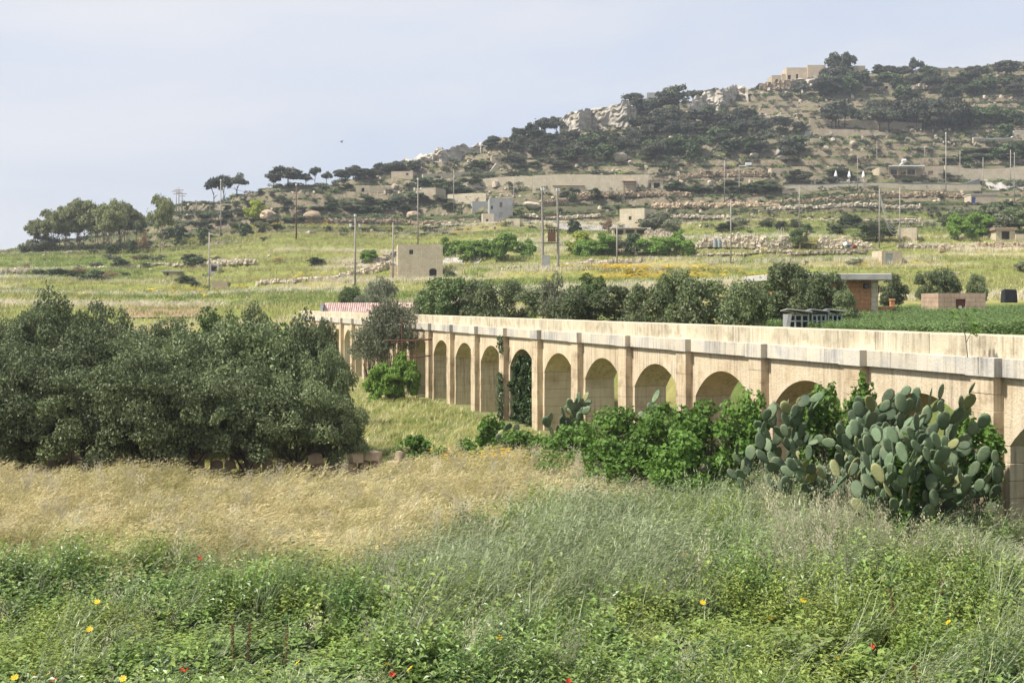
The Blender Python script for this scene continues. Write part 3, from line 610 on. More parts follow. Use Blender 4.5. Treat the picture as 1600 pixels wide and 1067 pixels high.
def blade_tuft(name, seed, n, h, w, m, spread=.16, lean=.35, wind=.25, head=None, hm=None, awn=0.0):
    rs = random.Random(seed); mb = MB()
    for i in range(n):
        a = rs.uniform(0, 6.28); r = spread*math.sqrt(rs.random()); x, y = math.cos(a)*r, math.sin(a)*r
        hh = h*rs.uniform(.6, 1.1); dx = lean*hh*rs.gauss(0, .6)+wind*hh*rs.uniform(.5, 1.4); dy = lean*hh*rs.gauss(0, .6)
        f = rs.uniform(0, 6.28); cx, cy = math.cos(f)*w/2, math.sin(f)*w/2
        pt = lambda t, k: (x+dx*t*t, y+dy*t*t, hh*(t-.14*t*t*abs(wind+.2)))
        p0, p1, p2 = pt(0, 0), pt(.5, 0), pt(1, 0)
        mb.add([(p0[0]-cx, p0[1]-cy, p0[2]), (p0[0]+cx, p0[1]+cy, p0[2]), (p1[0]+cx*.9, p1[1]+cy*.9, p1[2]), (p1[0]-cx*.9, p1[1]-cy*.9, p1[2]), p2], [(0, 1, 2, 3), (3, 2, 4)], 0)
        if head:
            d = Vector((dx*1.6+.03, dy*1.4, hh*.35)).normalized(); b = Vector(pt(.96, 0)); L = head*rs.uniform(.8, 1.2); e = b+d*L+Vector((0, 0, -L*.35))
            s = d.cross(Vector((0, 0, 1))).normalized()*head*.16; u = Vector((0, 0, head*.14)); mdl = b.lerp(e, .4)
            mb.add([b, mdl+s, e, mdl-s], [(0, 1, 2, 3)], 1); mb.add([b, mdl+u, e, mdl-u], [(0, 1, 2, 3)], 1)
            if awn:
                for j in range(2):
                    q = mdl+Vector((rs.uniform(-.3, .3), rs.uniform(-.3, .3), .2))*awn*.3; t2 = e+d*awn+Vector((rs.uniform(-.3, .3), rs.uniform(-.3, .3), rs.uniform(-.2, .2)))*awn
                    mb.add([mdl-s*.3, mdl+s*.3, t2], [(0, 1, 2)], 1)
    return mb.mesh(name, [m, hm or m])
def oat_tuft(name, seed, n, h, m, hm):
    rs = random.Random(seed); mb = MB()
    for i in range(n):
        a = rs.uniform(0, 6.28); r = .15*rs.random(); x, y = math.cos(a)*r, math.sin(a)*r; hh = h*rs.uniform(.8, 1.1); dx = hh*rs.uniform(.05, .3); dy = hh*rs.gauss(0, .1)
        mb.add([(x-.004, y, 0), (x+.004, y, 0), (x+dx, y+dy, hh)], [(0, 1, 2)], 0)
        for j in range(9):
            t = rs.uniform(.6, 1.05); b = Vector((x+dx*t+rs.uniform(-.05, .08), y+dy*t+rs.uniform(-.06, .06), hh*t-rs.uniform(0, .05))); L = rs.uniform(.03, .055)
            mb.add([b, b+Vector((.008, .004, -L*.5)), b+Vector((rs.uniform(0, .02), 0, -L)), b+Vector((-.008, -.004, -L*.5))], [(0, 1, 2, 3)], 1)
    return mb.mesh(name, [m, hm])
def leafy(name, seed, stems, h, ln, wd, m, nl=14, spread=.14, flower=None, droop=.2):
    rs = random.Random(seed); mb = MB()
    for i in range(stems):
        a = rs.uniform(0, 6.28); r = spread*math.sqrt(rs.random()); b = Vector((math.cos(a)*r, math.sin(a)*r, 0)); hh = h*rs.uniform(.6, 1.1)
        tip = b+Vector((rs.gauss(.08, .12), rs.gauss(0, .12), 1)).normalized()*hh
        mb.add([b-Vector((.005, 0, 0)), b+Vector((.005, 0, 0)), tip], [(0, 1, 2)], 0)
        for j in range(nl):
            t = (j+1.5)/(nl+1); p = b.lerp(tip, t); az = j*2.4+rs.uniform(-.5, .5); el = rs.uniform(-.2, .8)-droop
            d = Vector((math.cos(az)*math.cos(el), math.sin(az)*math.cos(el), math.sin(el))); L = ln*rs.uniform(.7, 1.2)*(1.1-.4*t); w = wd*rs.uniform(.8, 1.2)
            s = d.cross(Vector((0, 0, 1))).normalized()*w/2; p2 = p+d*L*.45+Vector((0, 0, L*.06)); e = p+d*L-Vector((0, 0, L*droop))
            mb.add([p, p2+s, e, p2-s], [(0, 1, 2), (0, 2, 3)], 0)
        if flower:
            c = tip+Vector((0, 0, .01))
            for q in range(6):
                a1 = q*1.047; mb.add([c, c+Vector((math.cos(a1-.4), math.sin(a1-.4), .15))*flower, c+Vector((math.cos(a1+.4), math.sin(a1+.4), .15))*flower], [(0, 1, 2)], 1)
    return mb.mesh(name, [m, M['yellow']])
def shrub_clump(name, seed, n, m, ln=.3):
    rs = np.random.RandomState(seed); bl = [(rs.normal(0, .35), rs.normal(0, .35), rs.uniform(.15, .35), rs.uniform(.25, .45), rs.uniform(.25, .45), rs.uniform(.18, .35)) for _ in range(6)]
    P, d = crown_points(rs, bl, n, .2); P[:, 2] = np.maximum(P[:, 2], 0)
    return leaves_mesh(name, P, d*.8+rs.normal(size=(n, 3))*.6+np.array((0, 0, .4)), rs, ln, ln*.55, m)
def rock_mesh(name, seed, m, k=(1, 1, 1), sub=3):
    import bmesh
    bm = bmesh.new(); bmesh.ops.create_icosphere(bm, subdivisions=sub, radius=.5)
    rs = np.random.RandomState(seed); pl = sph(rs, 9); off = rs.uniform(.26, .40, 9)
    for v in bm.verts:
        c = np.array(v.co)
        for p_, o_ in zip(pl, off):
            d_ = c.dot(p_)
            if d_ > o_: c = c-p_*(d_-o_)*.92
        v.co = Vector((c+rs.normal(0, .012, 3))*np.array(k))
    me_ = bpy.data.meshes.new(name); bm.to_mesh(me_); bm.free(); me_.materials.append(m); return me_
def stone_mesh(name, seed, m, k=(1, 1, 1)):
    rs = random.Random(seed); mb = MB()
    vs = []
    for sz in (-1, 1):
        for i in range(6):
            a = i*1.047+rs.uniform(-.25, .25); r = rs.uniform(.75, 1.05)*(.85 if sz > 0 else 1)
            vs.append((math.cos(a)*r*.5*k[0], math.sin(a)*r*.5*k[1], sz*.5*k[2]*rs.uniform(.75, 1)))
    vs.append((rs.uniform(-.1, .1), rs.uniform(-.1, .1), .6*k[2]))
    fs = [(i, (i+1) % 6, 6+(i+1) % 6, 6+i) for i in range(6)]+[tuple(range(5, -1, -1))]+[(6+i, 6+(i+1) % 6, 12) for i in range(6)]
    mb.add(vs, fs); return mb.mesh(name, m)
RS = np.random.RandomState(77)
def rand_pts(n, y0, y1, half, xoff=0.0):
    """even spread over the ground between two distances, wider than the view"""
    u = RS.rand(n); Y = np.sqrt(y0*y0+u*(y1*y1-y0*y0)); X = RS.uniform(-1, 1, n)*(Y*half+4)+xoff
    return X, Y
def aq_s(X, Y): return (X-A0.x)*AW.x+(Y-A0.y)*AW.y
def wind_rot(n, tilt=.12, spin=.7):
    return np.stack([RS.normal(0, tilt, n), RS.normal(0, tilt, n), RS.normal(0, spin, n)], 1)
def wheat_edge(X, Y): return 23.4 + (fbm(X, Y, 6, 21)-.5)*3 + 1.2*sst(-9, -4, X) + 4*sst(-4, .8, X) + 3.6*sst(.8, 4.6, X) + 4*sst(4.6, 8, X)
# ---- foreground weeds and grasses
protoF = [blade_tuft('silver_tuft', 1, 26, .95, .014, M['silver'], .17, .22, .40, .075, M['silver'], .09), blade_tuft('silver_tuft', 2, 26, .88, .015, M['silver'], .18, .25, .50, .075, M['silver'], .09), blade_tuft('silver_tuft', 3, 24, .80, .014, M['silver'], .18, .3, .35),
          blade_tuft('grass_tuft', 4, 26, .62, .014, M['grass'], .18, .4, .22), blade_tuft('grass_tuft', 5, 24, .55, .016, M['grass'], .2, .5, .15),
          leafy('bean_plant', 6, 7, .80, .13, .048, M['bean'], 15, .2), leafy('bean_plant', 7, 8, .70, .14, .055, M['bean'], 14, .2),
          leafy('weed_plant', 8, 7, .74, .11, .035, M['weed'], 17, .18), leafy('weed_plant', 9, 8, .60, .10, .04, M['weed'], 15, .2),
          oat_tuft('oat_tuft', 10, 10, .95, M['silver'], M['oat']), blade_tuft('straw_tuft', 11, 18, .6, .01, M['wheat_green'], .18, .5, .2),
          leafy('broad_plant', 14, 6, .62, .21, .10, M['bean'], 8, .18), leafy('broad_plant', 15, 5, .8, .16, .075, M['grass'], 11, .16),
          leafy('dark_plant', 12, 8, .55, .12, .06, M['dark_weed'], 14, .22), leafy('dark_plant', 13, 6, .9, .10, .03, M['dark_weed'], 18, .15)]
X, Y = rand_pts(30000, 11, 35, .52)
edge = wheat_edge(X, Y)+RS.normal(0, .7, len(X))
keep = (Y < edge) & (aq_s(X, Y) < -.35); X, Y = X[keep], Y[keep]
n = len(X); a, b2_, c_ = fbm(X, Y, 3.2, 22), fbm(X, Y, 2.4, 23), RS.rand(n)
px = 800+F*X/Y
sil = sst(19.5, 22, Y)*(1-sst(25.8, 27.5, Y)*.3)*sst(480, 640, px)*(1-.6*sst(980, 1120, px)) + .8*(1-sst(17, 19, Y))*sst(1300, 1480, px)
k = np.where(c_ < .12+.75*sil*sst(.2, .45, a+.2*RS.rand(n)), RS.randint(0, 3, n),
    np.where((b2_ < .42) & (RS.rand(n) < .7), RS.randint(5, 7, n), np.where(a > .55, RS.randint(7, 9, n), np.where(b2_ > .56, RS.randint(3, 5, n), np.where(RS.rand(n) < .22, RS.randint(7, 11, n), RS.randint(3, 7, n))))))
yel = sst(900, 1150, px)*(1-sst(1480, 1600, px)*.4)*(1-sst(20, 22, Y))
k = np.where((RS.rand(n) < (.6*yel+.12)), RS.randint(7, 9, n), k)
k = np.where(RS.rand(n) < .5*sst(.6, .75, vn(X, Y, 1.7, 28)), RS.randint(13, 15, n), k)  # patches of darkened plants standing in for shaded gaps in the weeds
k = np.where((RS.rand(n) < .28*sst(.55, .72, vn(X, Y, 1.1, 29))*(1-sst(21, 24, Y)*.6)), RS.randint(11, 13, n), k)
k = np.where((Y > 21.5) & (px > 1180) & (RS.rand(n) < .30), 9, k)
hump = np.clip(.35+.55*sst(.25, .75, vn(X, Y, 1.3, 24))+.75*sst(.3, .7, vn(X, Y, 3.5, 27)), .4, 1.35)
s = hump*RS.uniform(.7, 1.25, n)
scatter('meadow_plants', np.stack([X, Y, ground(X, Y)-.03], 1), wind_rot(n), np.stack([RS.uniform(.9, 1.2, n)]*2+[s], 1), k, protoF, 'tangled green weeds and silvery grasses filling the foreground', 'meadow')
# ---- wheat
protoW = [blade_tuft('wheat_tuft', 31+i, 20, .75, .010, M['wheat'], .2, .22, .38, .085, M['wheat'], .11) for i in range(3)] + [blade_tuft('wheat_tuft', 36, 20, .72, .012, M['wheat_green'], .2, .25, .35, .08, M['wheat'], .10), oat_tuft('oat_tuft', 37, 12, .95, M['wheat'], M['oat']), blade_tuft('wheat_tuft', 38, 20, .68, .012, M['wheat_green'], .2, .25, .3)]
X, Y = rand_pts(30000, 21, 42, .5)
edge = wheat_edge(X, Y)+RS.normal(0, .7, len(X))
keep = (Y > edge-.6) & (aq_s(X, Y) < -.6) & (Y < 35.6+.8*vn(X, Y, 2, 3)+4.5*sst(-5.5, -1, X)) & (X < 4.6+(Y-34)*.1) & (RS.rand(len(X)) < .55+.9*vn(X, Y, 1.6, 41)); X, Y = X[keep], Y[keep]; n = len(X)
a = fbm(X, Y, 4, 25); far_ = sst(33, 40, Y)
k = np.where(RS.rand(n) < .04+.10*sst(-1, 3, X), 4, np.where(RS.rand(n) < .24+.55*far_*a*1.6+.4*sst(.5, .68, a), RS.choice([3, 5], n), RS.randint(0, 3, n)))
scatter('wheat_field', np.stack([X, Y, ground(X, Y)-.03], 1), wind_rot(n, .1, .6), np.stack([RS.uniform(.9, 1.2, n)]*2+[(.55+.9*fbm(X, Y, 2.2, 26))*RS.uniform(.75, 1.2, n)], 1), k, protoW, 'ripe straw coloured wheat field leaning in the wind', 'wheat')
# ---- paler field beside the arches
X, Y = rand_pts(30000, 38, 92, .46); keep = (aq_s(X, Y) < -.5) & (X < 1.5) & (X > -14); X, Y = X[keep], Y[keep]; n = len(X)
protoP = [blade_tuft('straw_tuft', 41, 14, .5, .02, M['wheat_green'], .25, .4, .3), blade_tuft('straw_tuft', 42, 14, .5, .02, M['wheat'], .25, .4, .3), blade_tuft('grass_tuft', 43, 14, .45, .022, M['grass'], .25, .4, .2)]
scatter('field_grass', np.stack([X, Y, ground(X, Y)-.03], 1), wind_rot(n), np.stack([RS.uniform(.9, 1.3, n)]*2+[RS.uniform(.45, .8, n)], 1), np.where(RS.rand(n) < .55, 0, np.where(RS.rand(n) < .3, 1, 2)), protoP, 'pale half dry grass field between the grove and the arches', 'grass')
# ---- crop field behind the aqueduct at the right
X = RS.uniform(8, 50, 24000); Y = RS.uniform(30, 84, 24000); keep = (aq_s(X, Y) > 5.5) & (np.abs(X/Y) < .5) & (X > 12+.0*Y); X, Y = X[keep], Y[keep]; n = len(X)
protoC = [leafy('crop_plant', 51+i, 5, .42, .12, .06, M['crop'], 9, .2) for i in range(2)]
scatter('crop_rows', np.stack([X, Y, ground(X, Y)-.03], 1), wind_rot(n), np.stack([RS.uniform(.8, 1.3, n)]*3, 1), RS.randint(0, 2, n), protoC, 'low dark green crop growing behind the aqueduct at the right', 'crop')
# ---- grass on the middle fields
X, Y = rand_pts(60000, 100, 250, .47); px = 800+F*X/Y
d = .6*px*0; st = vn(X/5, Y, 6, 12); ye = sst(.58, .74, vn(X/4, Y, 5, 14))*sst(.42, .58, vn(X, Y, 45, 15))*flower_zone(X, Y); gr = sst(.5, .7, vn(X/4, Y, 9, 13))
n = len(X); r_ = RS.rand(n)
k = np.where(r_ < ye*.35, 3, np.where(RS.rand(n) < sst(.55, .72, st)*.75, 1, np.where(RS.rand(n) < gr*.6, 2, 0)))
protoM = [blade_tuft('field_tuft', 61, 12, .45, .05, M['field'], .5, .5, .3), blade_tuft('field_tuft', 62, 12, .6, .045, M['oat'], .45, .5, .4), blade_tuft('field_tuft', 63, 12, .5, .06, M['grass'], .5, .5, .3), leafy('flower_tuft', 64, 7, .5, .16, .08, M['weed'], 5, .45, .13)]
scatter('meadow_grass', np.stack([X, Y, ground(X, Y)-.03], 1), wind_rot(n, .1, 2), np.stack([RS.uniform(.7, 1.5, n)]*3, 1), k, protoM, 'yellow-green grass and flowers on the middle fields', 'grass')
# ---- scrub on the terraces and the hill
X, Y = rand_pts(40000, 128, 490, .46); px = 800+F*X/Y
e = 1.2; gx = (ground(X+e, Y)-ground(X-e, Y))/(2*e); gy = (ground(X, Y+e)-ground(X, Y-e))/(2*e); sl = np.hypot(gx, gy)
dens = fbm(X, Y, 28, 31); onhill = sst(215, 250, Y+(fbm(X, Y, 30, 19)-.5)*30)
keep = RS.rand(len(X)) < np.clip(.10*onhill+.85*onhill*sst(.47, .64, dens)+sst(.35, .9, sl)*.55*(.4+onhill), 0, 1); X, Y, sl = X[keep], Y[keep], sl[keep]; n = len(X)
protoS = [shrub_clump('scrub', 71, 90, M['hillgreen'], .30), shrub_clump('scrub', 72, 80, M['olive_grey'], .30), shrub_clump('scrub', 73, 70, M['weed'], .26), shrub_clump('scrub', 74, 80, M['pine'], .3), shrub_clump('scrub', 75, 60, M['dry'], .25), shrub_clump('scrub', 76, 80, M['olive'], .3)]
s = RS.uniform(.5, 1.5, n)*(1+.5*sst(250, 350, Y))
scatter('hill_scrub', np.stack([X, Y, ground(X, Y)-.1], 1), wind_rot(n, .1, 3), np.stack([s, s, s*RS.uniform(.55, 1.0, n)], 1), RS.choice(6, n, p=[.34, .12, .07, .24, .04, .19]), protoS, 'low mixed scrub growing over the terraced hillside', 'scrub')
# ---- stones that have come loose along the terrace edges
X, Y = rand_pts(120000, 135, 470, .45)
gx = (ground(X+e, Y)-ground(X-e, Y))/(2*e); gy = (ground(X, Y+e)-ground(X, Y-e))/(2*e); sl = np.hypot(gx, gy)
keep = RS.rand(len(X)) < sst(.45, .95, sl)*sst(.35, .6, fbm(X, Y, 30, 32))*.3+.002; X, Y = X[keep], Y[keep]; n = len(X)
ME_ST = [stone_mesh('stone', 80+i, M['rubble'], (1, .8, .7)) for i in range(4)]
s = RS.lognormal(-.65, .4, n)*(1+.4*sst(250, 350, Y))
scatter('terrace_stones', np.stack([X, Y, ground(X, Y)+.05], 1), wind_rot(n, .3, 3), np.stack([s, s, s], 1), RS.randint(0, 4, n), ME_ST, 'pale loose stones along the edges of the terraces', 'stones')
# ------------------------------------------------------------------ near plants and stones
ORD = ['first', 'second', 'third', 'fourth', 'fifth', 'sixth', 'seventh', 'eighth', 'ninth', 'tenth', 'eleventh', 'twelfth', 'thirteenth', 'fourteenth', 'fifteenth', 'sixteenth']
def fig_crown(seed, W, H, ln):
    """lobed leaves at their true size over a crown W wide (radius) and H high"""
    rs = np.random.RandomState(seed); n = int(min(5200, 400+W*H*1300))
    P, d = crown_points(rs, round_blobs(rs, 40, low=-.95, zc=.45, zr=.47, br=(.16, .32)), n, .2); P = fit(P)*np.array((W, W, H))
    d = d*np.array((1/W, 1/W, 1/H)); d /= np.linalg.norm(d, axis=1, keepdims=True)
    Nn = d*.8+rs.normal(size=(n, 3))*.6+np.array((0, 0, .6)); Nn /= np.linalg.norm(Nn, axis=1, keepdims=True)
    a = rs.normal(size=(n, 3)); a[:, 2] -= .5; a -= (a*Nn).sum(1, keepdims=True)*Nn; a /= np.linalg.norm(a, axis=1, keepdims=True); b = np.cross(Nn, a)
    l = ln*rs.uniform(.55, 1.25, (n, 1))
    pts = [(-.5, 0, .0), (-.15, .42, .10), (.08, .26, .06), (.30, .36, .02), (.55, 0, -.10), (.30, -.36, .02), (.08, -.26, .06), (-.15, -.42, .10)]
    v = np.stack([P+a*l*x+b*l*y*1.05+Nn*l*z for x, y, z in pts], 1).reshape(-1, 3); o = np.arange(n)*8
    quads = np.concatenate([np.stack([o, o+1, o+2, o+4], 1), np.stack([o, o+4, o+6, o+7], 1)]); tris = np.concatenate([np.stack([o+2, o+3, o+4], 1), np.stack([o+4, o+5, o+6], 1)])
    return np_mesh('foliage', v, quads=quads, tris=tris, mats=[M['fig']])
ME_FIGST = trunk('stem', 210, M['bark_pale'], .6, .03, 6, .6, .3, 3, False)
def fig(px, off, yt, hw, label, i, name='fig_bush', group='fig bushes before the aqueduct', D=None):
    b = ax(px, off) if D is None else at(px, D); y0 = HY+F*(EYE-b.z)/b.y; w = hw*b.y/F; h = (y0-yt)*b.y/F
    r = empty(name, b, i*1.7, label, 'bush', group)
    link('foliage', fig_crown(200+i, w, h, .115), r); link('stem', ME_FIGST, r, scl=(w*.8, w*.8, h)); return r
figs = [(845, 3.4, 685, 50, 'low fig bush at the left end of the green hedge before the arches'), (905, 3.0, 664, 58, 'fig bush below the ivy covered arch, left part of the hedge'), (970, 2.8, 642, 60, 'tall fig bush left of centre in the green hedge'),
        (1035, 2.7, 640, 60, 'fig bush at the centre of the green hedge'), (1095, 2.6, 636, 56, 'fig bush right of the centre of the green hedge'), (1150, 2.2, 628, 46, 'fig bush where the green hedge meets the prickly pears'),
        (960, 4.0, 690, 70, 'lower fig bush in front at the middle of the hedge'), (1070, 3.6, 684, 72, 'broad lower fig bush in front right of the hedge'), (880, 4.4, 706, 55, 'lowest fig bush in front left of the hedge'),
        (1186, 1.5, 628, 34, 'fig bush squeezed between the green hedge and the left prickly pears'), (1290, 1.2, 612, 40, 'fig bush rising behind the left prickly pears'), (1345, .9, 600, 28, 'small fig bush against the wall behind the prickly pears'), (1528, .55, 655, 38, 'dark fig growing against the last pilaster beside the prickly pears'),
        (1420, 2.6, 700, 26, 'fig shoots showing between the prickly pears'), (1265, 2.9, 762, 36, 'fig shoots at the foot of the left prickly pears'), (1378, 2.5, 765, 34, 'fig shoots at the foot of the middle prickly pears')]
for i, (px, off, yt, hw, lab) in enumerate(figs): fig(px, off, yt, hw, lab, i)
fig(812, 0, 676, 40, 'low fig bush spreading left from the green hedge below the ivy', 2, D=40.5)
fig(858, 0, 690, 44, 'low fig bush in front of the left end of the hedge', 0, D=38.5)
fig(766, 0, 652, 24, 'small upright fig bush left of the green hedge', 1, D=44)
fig(650, 0, 683, 30, 'low leafy bush beside the loose wall stones', 2, D=40.5)
fig(722, 0, 690, 34, 'low leafy bush among yellow daisies', 0, D=39.6)
fig(690, 0, 702, 28, 'lowest leafy bush between the wall end and the daisies', 1, D=39)
# ---- prickly pears
def pad_mesh(k, seed):
    n = 10; vs = []; fs = []
    for side in (-1, 1):
        for ring, (s, th) in enumerate(((1.0, .0), (.78, .75), (.4, 1.0))):
            if side == 1 and ring == 0: continue
            for i in range(n):
                a = 2*math.pi*i/n; x = math.cos(a)*k*.5*(1+.12*math.sin(a)); z = .5+.5*math.sin(a)
                x *= s; z = .5+(z-.5)*s; vs.append((x, side*th*.036, z))
    o = {-1: [0, 10, 20], 1: [0, 30, 40]}
    for sd in (-1, 1):
        for r in range(2):
            for i in range(n):
                f = (o[sd][r]+i, o[sd][r]+(i+1) % n, o[sd][r+1]+(i+1) % n, o[sd][r+1]+i); fs.append(f if sd < 0 else f[::-1])
        f = tuple(o[sd][2]+i for i in range(n)); fs.append(f if sd < 0 else f[::-1])
    # a slight cup
    vs = [(x, y+.10*(z-.3)**2*(1 if seed % 2 else -1)+.06*x*x, z) for x, y, z in vs]
    me = bpy.data.meshes.new('pad'); me.from_pydata(vs, [], fs); me.update(); me.polygons.foreach_set('use_smooth', [True]*len(fs)); me.materials.append(M['pad']); return me
PADS = [pad_mesh(.62, 0), pad_mesh(.56, 1), pad_mesh(.70, 2), pad_mesh(.5, 3)]
def prickly(label, roots, npads, size, env, seed, group='prickly pears before the aqueduct', levels=9, gap=.27):
    """pads grow out of pads until the plant fills its outline; env(point) -> may grow here"""
    rg = random.Random(seed); b0 = sum(roots, Vector())/len(roots)
    r = empty('prickly_pear', b0, 0, label, 'cactus', group); stack = []; count = 0; ca_ = np.zeros((400, 3)); nc_ = 0
    def put(p, d, face, L):
        nonlocal count
        z = d.normalized(); y = face-z*face.dot(z); y.normalize(); x = y.cross(z); mt = Matrix((x, y, z)).transposed()
        o = link('pad', PADS[rg.randrange(4)], r, p-b0, mt.to_euler(), (L*rg.uniform(.85, 1.1), L*rg.uniform(.8, 1.3), L)); count += 1
        return (p, z, x, L)
    view = Vector((0, -1, 0))
    def face():
        a = rg.gauss(0, .75); return Vector((math.sin(a), -math.cos(a), rg.uniform(-.2, .35)))
    for q in roots: stack.append((put(q-Vector((0, 0, .08)), Vector((rg.uniform(-.3, .3), rg.uniform(-.3, .2), 1)), face(), size*1.1), 0))
    tries = 0
    while count < npads and tries < npads*150:
        tries += 1
        (p, z, x, L), lv = stack[rg.randrange(len(stack))] if rg.random() < .7 else stack[-1-rg.randrange(min(len(stack), 14))]
        if lv > levels: continue
        a = rg.uniform(-1.15, 1.15); e = p+z*L*(.52+.46*math.cos(a))+x*L*.30*math.sin(a)
        d = (z*math.cos(a*.8)+x*math.sin(a*.8)+Vector((rg.gauss(0, .3), rg.gauss(-.1, .3), .38))).normalized(); L2 = size*rg.uniform(.72, 1.12)
        if not env(e+d*L2): continue
        cen = e+d*L2*.5
        if nc_ and (((ca_[:nc_]-np.array(cen))**2).sum(1) < (size*gap)**2).any(): continue
        ca_[nc_] = cen; nc_ += 1
        stack.append((put(e-d*.03, d, face(), L2), lv+1))
    return r
def env_top(prof, off_lo, off_hi):
    xs_ = [q[0] for q in prof]; ys_ = [q[1] for q in prof]
    def f(p):
        s = -((p.x-A0.x)*AW.x+(p.y-A0.y)*AW.y); px = 800+F*p.x/p.y; y = HY+F*(EYE-p.z)/p.y
        return off_lo < s < off_hi and xs_[0] < px < xs_[-1] and y > np.interp(px, xs_, ys_) and p.z > .25
    return f
prickly('large spreading prickly pear left of the tall one, grey-green pads', [ax(p, o) for p, o in ((1170, 1.8), (1205, 1.8), (1240, 1.7), (1275, 1.6), (1310, 1.7), (1340, 1.6), (1190, 2.6), (1230, 2.7), (1270, 2.7), (1310, 2.6))], 298, .42, env_top([(1130, 690), (1160, 640), (1200, 622), (1260, 610), (1320, 600), (1365, 640)], .2, 3.8), 11, levels=24)
prickly('tallest prickly pear, reaching the cornice beside the last pilaster', [ax(p, o) for p, o in ((1370, 1.4), (1410, 1.5), (1450, 1.2), (1490, 1.0), (1525, .8), (1430, 2.2))], 298, .41, env_top([(1325, 650), (1365, 600), (1400, 572), (1440, 605), (1480, 590), (1520, 590), (1565, 640)], .1, 3.0), 12, levels=24)
prickly('lower front prickly pear with broad pads before the tall one', [ax(p, o) for p, o in ((1330, 2.4), (1365, 2.4), (1400, 2.4), (1435, 2.3), (1470, 2.2), (1505, 1.9), (1540, 1.4))], 290, .40, env_top([(1290, 690), (1330, 660), (1440, 660), (1490, 680), (1575, 720)], .3, 3.3), 13, levels=24)
prickly('middle prickly pear between the spreading one and the tallest one', [ax(p, o) for p, o in ((1320, 1.2), (1345, 1.0), (1375, 1.0), (1400, .9), (1360, 1.7), (1395, 1.6), (1425, 1.5))], 220, .40, env_top([(1300, 640), (1340, 615), (1380, 585), (1420, 580), (1455, 620)], .1, 2.4), 19, levels=24)
prickly('slender prickly pear standing before the arch, left of the big clump', [ax(1150, 1.6), ax(1158, 1.4), ax(1143, 1.5)], 26, .46, env_top([(1122, 640), (1140, 590), (1160, 590), (1185, 640)], .3, 2.6), 14)
prickly('prickly pear rising behind the middle of the green hedge', [ax(1005, 1.8), ax(1035, 1.6), ax(1020, 1.9)], 44, .46, env_top([(985, 630), (1010, 598), (1052, 598), (1070, 630)], .3, 3.0), 15)
prickly('prickly pear rising behind the left of the green hedge', [ax(890, 2.0), ax(915, 1.8), ax(865, 2.2), ax(900, 2.4)], 60, .48, env_top([(845, 640), (880, 622), (918, 605), (940, 640)], .3, 3.4), 16)
prickly('small prickly pear at the left foot of the green hedge', [at(796, 42.5), at(806, 42)], 12, .42, lambda p: p.z < 1.5, 17)
# dry twigs beside the slender cactus
mb = MB(); rg = random.Random(4); b = ax(1128, 1.0)
def twig(p, d, L, r, lv):
    e = p+d*L; mb.tube([p, (p+e)/2+Vector((rg.uniform(-.05, .05), 0, rg.uniform(-.03, .05))), e], [r, r*.8, r*.5], 4)
    if lv:
        for _ in range(3 if lv > 1 else 2): twig(p.lerp(e, rg.uniform(.5, 1)), (d+Vector((rg.uniform(-.8, .8), rg.uniform(-.4, .4), rg.uniform(-.1, .4)))).normalized(), L*.55, r*.55, lv-1)
for k in range(4): twig(Vector((rg.uniform(-.2, .9), 0, 0)), Vector((rg.uniform(-.3, .3), 0, 1)).normalized(), 1.6, .018, 3)
tag(mb.build('bare_shrub', M['bark_pale'], loc=b), 'bare grey twigs standing before the arch beside the slender prickly pear', 'shrub')
# ---- ivy
def ivy(name, label, P, Nn, size, loc):
    rs = np.random.RandomState(len(P)); r = empty(name, loc, 0, label, 'ivy')
    me_ = leaves_mesh('foliage', P-np.array(loc), Nn+rs.normal(size=P.shape)*.45, rs, size, size*.75, M['ivy']); link('foliage', me_, r); return r
def aq_pt(u, w, z): return np.array([A0.x, A0.y, 0])[None]+np.outer(u, np.array(AD))+np.outer(w, np.array(AW))+np.outer(z, (0, 0, 1))
rs = np.random.RandomState(9); nI = 9000
u0 = plx(6)+half; u = u0+rs.uniform(.05, OPEN-.02, nI); hang = H_SP+.25+.35*np.sin((u-u0)/OPEN*3.14); z = hang*rs.rand(nI)**.9; w = .55+.25*np.sin(u*5)*np.cos(z*4)+rs.normal(0, .07, nI)
ivy('ivy_curtain', 'dark curtain of ivy filling one arch of the aqueduct', aq_pt(u, w, z), np.tile(-np.array(AW), (nI, 1)), .16, A0+AD*(u0+OPEN/2))
nI = 620; z = np.concatenate([rs.rand(480)*2.2, 3.1+rs.rand(140)*.75]); u = plx(7)-.15+rs.normal(-.05, .2, nI); w = .02-.05*rs.rand(nI)-.10*rs.rand(nI)
ivy('climbing_ivy', 'ivy climbing the pilaster left of the ivy filled arch', aq_pt(u, w, z), np.tile(-np.array(AW)+np.array((0, 0, .3)), (nI, 1)), .13, A0+AD*plx(7)-AW*.03)
